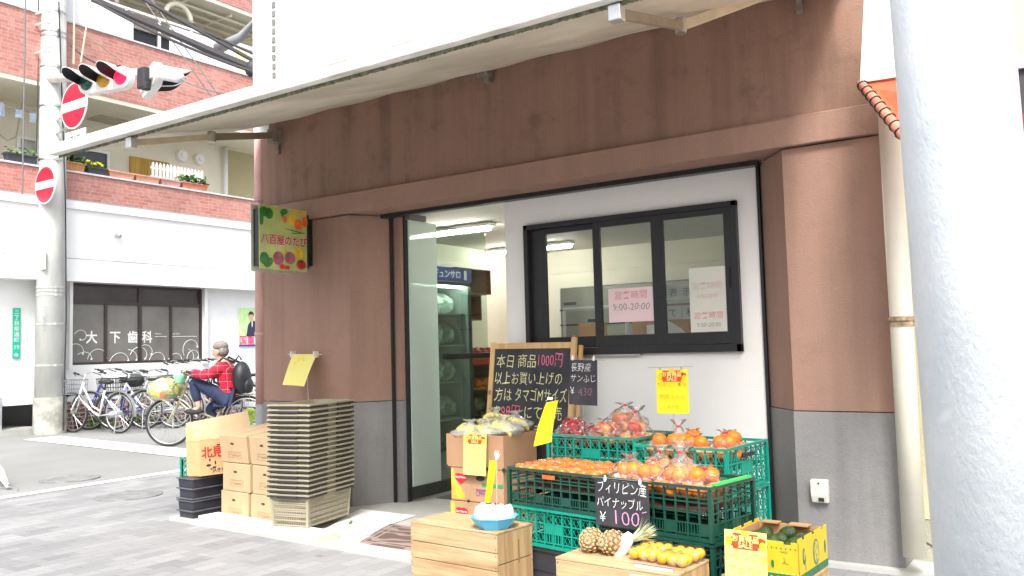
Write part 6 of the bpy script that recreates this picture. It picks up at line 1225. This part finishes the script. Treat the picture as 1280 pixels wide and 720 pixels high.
t = thing('carton', 'small tan carton with a white label on the counter behind the pink notice', 'carton', (-2.62, 5.85, 1.22), .1); carton_box(t, .42, .25, .22, CARD2); g = MB(); g.box(-.1, .06, -.1262, -.1252, .07, .17); part('label', g, WHITE, t)
t = thing('carton', 'plain tan carton at the left of the counter', 'carton', (-3.25, 5.9, 1.22), .1); carton_box(t, .16, .2, .2, CARD2)
def note(name, label, x0, x1, z0, z1, y, m2, lines, cols):
    t = thing(name, label, 'notice', ((x0 + x1) / 2, y, (z0 + z1) / 2)); w_, h_ = (x1 - x0) / 2, (z1 - z0) / 2; g = MB(); g.box(-w_, w_, 0, .001, -h_, h_); part('paper', g, m2, t)
    for (s, sz, z_, mm, jit) in lines: g = MB(); g.text(s, sz, 0, z_, -.0012, 'CENTER', jit=jit, thin=.006 if jit else 0); part('lettering', g, mm, t)
PINKP = mat('pink_paper', (.78, .60, .60), .7, .03, 3); PK = mat('pink_marker', (.70, .22, .25), .7); GK = mat('grey_marker', (.25, .22, .24), .7)
note('opening_hours_notice', 'pink opening hours notice in the middle window sash', -2.782, -2.447, 1.405, 1.635, CY - .0145, PINKP, (('営業時間', .062, .045, PK, .03), ('9:00-20:00', .066, -.035, GK, .03)), 0)
note('sheet_notice', 'tall whitish sheet with faint pink writing in the right window sash', -2.19, -1.945, 1.320, 1.735, CY - .0145, mat('greyish_paper', (.62, .62, .54), .7, .05, 3), (('営業時間', .052, .07, mat('faint_pink', (.62, .42, .40)), .03), ('9:00-20:00', .034, .01, mat('faint_pink', (.6, .4, .4)), .03), ('営業時間', .05, -.12, PK, .03), ('9:00-20:00', .038, -.175, GK, .03)), 0)
for s, lb, x0, x1, z0, z1, n_ in (('表  示', 'white plate with two black characters in the right window sash', -2.42, -2.18, 1.545, 1.635, .062), ('て', 'small white plate with one black kana below the larger plate', -2.42, -2.295, 1.41, 1.50, .06), ('税', 'small white plate with one black kanji beside the kana plate', -2.29, -2.17, 1.41, 1.50, .06)):
    note('plate_notice', lb, x0, x1, z0, z1, CY + .09, mat('grey_white_plate', (.55, .56, .52), .6), ((s, n_, -.022, INKBLK, 0),), 0)
g = MB(); g.add([(0, 0, 0), (.13, 0, 0), (.10, 0, .03), (0, 0, .09)], [(0, 1, 2, 3)]); g.add([(0, .002, 0), (.13, .002, 0), (.10, .002, .03), (0, .002, .09)], [(3, 2, 1, 0)]); one('torn_paper', 'torn scrap of white paper in the corner of the right sash', 'paper', g, WHITE, (-2.40, CY + .085, 1.32))

# ------------------------------------------------------------------ building across the street, mirrored in the window panes
ob = thing('opposite_building', 'grey building across the street that shows only as a reflection in the shop window', 'building', (-4, -9.5, 0))
g = MB(); g.box(-14, 14, -4, 0, 0, 3.2); g.box(-14, 14, -4, -.5, 3.9, 5.6); part('wall', g, stucco('opposite_grey', '#8b8d8f', .3), ob)
g = MB(); g.box(-14, 14, -4.2, .5, 3.2, 3.35); g.box(-14, 14, -4.1, -.3, 5.6, 5.75); part('roof', g, mat('dark_roof', (.08, .085, .1), .5), ob)
g = MB(); g.box(-14, 14, -4, -.7, 3.35, 3.9); part('window_band', g, mat('opposite_dark', (.05, .06, .06), .2), ob)
for k in range(6): g = MB(); g.box(-12 + k * 4, -10 + k * 4, 0, .03, .9, 2.3); w_ = part('window', g, WHITE, ob); g = MB(); g.box(-11.9 + k * 4, -10.1 + k * 4, .03, .04, 1, 2.2); part('pane', g, DARKGL, w_)
# ------------------------------------------------------------------ the cyclist
Fp = Vector((-10.89, 7.40, 0)); Bp = Fp + Vector((.83, .56, 0)) * 1.08
bike = bicycle('old cream bicycle with flowered basket cover, ridden by the person in red plaid', (Fp.x, Fp.y), (Bp.x, Bp.y), ('old_cream', (.40, .38, .24)), basket='wire', handle=1.0, sad=.20); del bike['group']
m, nt, b = newmat('flowered_cloth'); v = coord(nt); vo = nt.nodes.new('ShaderNodeTexVoronoi'); vo.inputs['Scale'].default_value = 14; nt.links.new(v, vo.inputs['Vector']); sp2 = nt.nodes.new('ShaderNodeSeparateColor'); nt.links.new(vo.outputs['Color'], sp2.inputs[0])
o = mixc(nt, ramp(nt, sp2.outputs[0], .45, .55), (.80, .80, .62, 1), (.70, .66, .14, 1)); o = mixc(nt, ramp(nt, sp2.outputs[1], .82, .86), o, (.80, .28, .12, 1)); o = mixc(nt, ramp(nt, sp2.outputs[2], .75, .8), o, (.30, .45, .18, 1)); nt.links.new(o, b.inputs['Base Color']); b.inputs['Roughness'].default_value = .6
g = MB(); g.ball((.60, 0, .80), .235, .23, .155, 20, 12); random.seed(8); g.v = [(p[0] + U(-.01, .01), p[1] + U(-.01, .01), p[2] + .012 * math.sin(p[0] * 60)) for p in g.v]; part('flowered_basket_cover', g, m, bike, smooth=True)
g = MB(); random.seed(15); g.ball((.33, .17, .97), .085, .07, .075, 16, 11); g.v = [(p[0] + U(-.008, .008), p[1] + U(-.008, .008), p[2] + U(-.006, .006) - .02 * (p[2] < .93)) for p in g.v]; q = bike.matrix_basis
one('green_bag', 'pale green plastic bag hanging at the handlebar of the ridden bicycle', 'bag', g, mat('green_polythene', (.12, .45, .20), .35, .35, 10, dark=(.40, .62, .48)), tuple(bike.location), bike.rotation_euler.z, smooth=True)
pe = thing('person', 'person in a red plaid shirt and blue jeans with a black backpack riding a bicycle', 'person', tuple(bike.location), bike.rotation_euler.z)
def skin(name, V, E, m_, sub=2, label=None, smooth=True):
    me = bpy.data.meshes.new(name); me.from_pydata([v[:3] for v in V], E, []); me.materials.append(m_); me.update(); o = link(name, me, pe)
    bm = bmesh.new(); bm.from_mesh(me); ly = bm.verts.layers.skin.verify(); bm.verts.ensure_lookup_table()
    for i, v in enumerate(V): d = bm.verts[i][ly]; d.radius = (v[3], v[4] if len(v) > 4 else v[3]); d.use_root = i == 0
    bm.to_mesh(me); bm.free(); s = o.modifiers.new('skin', 'SKIN'); s.use_smooth_shade = True
    u = o.modifiers.new('sub', 'SUBSURF'); u.levels = sub; u.render_levels = sub
    if label: o['label'] = label
    return o
SK = mat('skin', (.52, .33, .24), .5, .05, 8, sss=.1)
hip = (-.25, 0, .90); J = {
 'pel': (-.25, 0, .88, .13, .11), 'spi': (-.23, 0, 1.05, .12, .10), 'che': (-.18, 0, 1.25, .145, .10), 'nec': (-.14, 0, 1.39, .052), 'hb': (-.11, 0, 1.46, .068), 'hm': (-.10, 0, 1.53, .088), 'ht': (-.11, 0, 1.60, .075),
 'ls': (-.18, .17, 1.31, .055), 'le': (-.02, .235, 1.12, .042), 'lw': (.16, .24, 1.04, .028), 'lh': (.21, .24, 1.03, .03), 'rs': (-.18, -.17, 1.31, .055), 're': (-.0, -.25, 1.12, .042), 'rw': (.17, -.24, 1.04, .028), 'rh': (.21, -.24, 1.03, .03),
 'lk': (.17, .12, 1.00, .062), 'lf': (.09, .13, .60, .045), 'la': (.07, .13, .54, .04), 'lt': (.18, .13, .49, .032), 'lhip': (-.22, .09, .87, .095),
 'rhip': (-.22, -.09, .87, .095), 'rk': (.06, -.12, .62, .062), 'ra': (-.16, -.13, .22, .04), 'rt': (-.04, -.13, .15, .032)}
for k_ in ('pel', 'spi', 'che', 'nec', 'hb', 'hm', 'ht', 'ls', 'le', 'rs', 're', 'lhip', 'rhip'):
    J[k_] = (J[k_][0] - .06, J[k_][1], J[k_][2] - .215) + J[k_][3:]
J['le'] = (-.06, .235, .97, .042); J['re'] = (-.04, -.25, .97, .042); J['lk'] = (.17, .12, .92, .062); J['rk'] = (.04, -.12, .50, .062)
def fig(keys, pairs, grow=1.0, add=0.0): return [tuple(J[k][:3]) + tuple(r_ * grow + add for r_ in J[k][3:]) for k in keys], [(keys.index(a), keys.index(b_)) for a, b_ in pairs]
K = list(J); Pp = [('pel', 'spi'), ('spi', 'che'), ('che', 'nec'), ('nec', 'hb'), ('hb', 'hm'), ('hm', 'ht'), ('che', 'ls'), ('ls', 'le'), ('le', 'lw'), ('lw', 'lh'), ('che', 'rs'), ('rs', 're'), ('re', 'rw'), ('rw', 'rh'), ('pel', 'lhip'), ('lhip', 'lk'), ('lk', 'lf'), ('lf', 'la'), ('la', 'lt'), ('pel', 'rhip'), ('rhip', 'rk'), ('rk', 'ra'), ('ra', 'rt')]
V, E_ = fig(K, Pp); skin('body', V, E_, SK)
m, nt, b = newmat('red_plaid'); v = coord(nt); o = None
base = (.58, .008, .035, 1)
def stripes(axis, sc, w_, c, prev):
    sp3 = nt.nodes.new('ShaderNodeSeparateXYZ'); nt.links.new(v, sp3.inputs[0]); ml = nt.nodes.new('ShaderNodeMath'); ml.operation = 'MULTIPLY'; ml.inputs[1].default_value = sc; nt.links.new(sp3.outputs[axis], ml.inputs[0]); fr = nt.nodes.new('ShaderNodeMath'); fr.operation = 'FRACT'; nt.links.new(ml.outputs[0], fr.inputs[0]); lt = nt.nodes.new('ShaderNodeMath'); lt.operation = 'LESS_THAN'; lt.inputs[1].default_value = w_; nt.links.new(fr.outputs[0], lt.inputs[0]); return mixc(nt, lt.outputs[0], prev, c)
o = stripes(2, 9, .3, (.30, .005, .03, 1), base); o = stripes(0, 9, .3, (.36, .005, .03, 1), o); o = stripes(2, 9, .05, (.62, .22, .24, 1), o); o = stripes(0, 9, .04, (.62, .22, .24, 1), o); nt.links.new(o, b.inputs['Base Color']); b.inputs['Roughness'].default_value = .85; PLAID = m
ks = ['pel', 'spi', 'che', 'nec', 'ls', 'le', 'lw', 'rs', 're', 'rw']; ps = [('pel', 'spi'), ('spi', 'che'), ('che', 'nec'), ('che', 'ls'), ('ls', 'le'), ('le', 'lw'), ('che', 'rs'), ('rs', 're'), ('re', 'rw')]
V, E_ = fig(ks, ps, 1.12, .022); V[0] = (-.32, 0, .60, .185, .16); V[3] = (-.205, 0, 1.145, .06); skin('plaid_shirt', V, E_, PLAID)
ks = ['pel', 'lhip', 'lk', 'lf', 'rhip', 'rk', 'ra']; ps = [('pel', 'lhip'), ('lhip', 'lk'), ('lk', 'lf'), ('pel', 'rhip'), ('rhip', 'rk'), ('rk', 'ra')]
V, E_ = fig(ks, ps, 1.1, .012); V[0] = (-.31, 0, .62, .15, .13); skin('jeans', V, E_, mat('dark_jeans', (.015, .025, .07), .8, .3, 12))
g = MB()
for s, a in ((1, 'lt'), (-1, 'rt')): p = J[a]; g.ball((p[0] - .03, p[1], p[2] - .005), .13, .045, .045, 14, 8)
part('shoe', g, RUBBER, pe, smooth=True)
MBO = MB
class MB(MBO):
    def __init__(s): MBO.__init__(s); s.M = T(-.06, 0, -.215)
g = MB(); g.ball((-.42, 0, 1.14), .13, .165, .24, 18, 12); g.ball((-.51, 0, 1.04), .07, .12, .12, 14, 8); part('backpack', g, mat('black_nylon', (.018, .02, .024), .5, .3, 8), pe, smooth=True)
g = MB()
for s in (-1, 1): g.tube([(-.36, .1 * s, 1.36), (-.20, .13 * s, 1.44), (-.06, .12 * s, 1.30), (-.08, .14 * s, 1.10), (-.32, .13 * s, 1.0)], .018, 8)
g.tube([(-.34, 0, 1.4), (-.38, 0, 1.46), (-.42, 0, 1.40)], .012, 6); part('backpack_strap', g, BLACKMET, pe, smooth=True)
g = MB(); g.ball((-.125, 0, 1.60), .108, .100, .075, 18, 10); g.ball((-.155, 0, 1.53), .085, .094, .09, 16, 10); part('hair', g, mat('grey_hair', (.22, .19, .17), .7, .3, 40), pe, smooth=True)
g = MB(); g.ball((-.022, 0, 1.50), .018, .016, .022, 10, 7); part('nose', g, SK, pe, smooth=True)
g = MB(); [g.ball((-.030, .032 * s, 1.535), .010, .012, .008, 8, 6) for s in (-1, 1)]; part('eye', g, INKBLK, pe, smooth=True)
g = MB(); g.ball((-.035, 0, 1.462), .012, .022, .006, 8, 6); part('mouth', g, mat('lips', (.45, .15, .13)), pe, smooth=True)
g = MB(); [g.ball((-.11, .092 * s, 1.515), .022, .010, .03, 10, 7) for s in (-1, 1)]; part('ear', g, SK, pe, smooth=True)
MB = MBO
g = MB(); random.seed(6)
for s in (-1, 1):
    for k in range(4): y = .24 * s + (-.03 + .02 * k) * s; x = .235; g.tube([(.205, y, 1.045), (.245 - .003 * abs(k - 1.5), y, 1.045), (.25, y, 1.015), (.225, y, 1.0)], [.010, .010, .009, .008], 6)
    g.tube([(.20, .20 * s, 1.035), (.225, .185 * s, 1.02), (.235, .19 * s, 1.0)], [.011, .010, .009], 6)
part('finger', g, SK, pe, smooth=True)
bpy.context.view_layer.update()
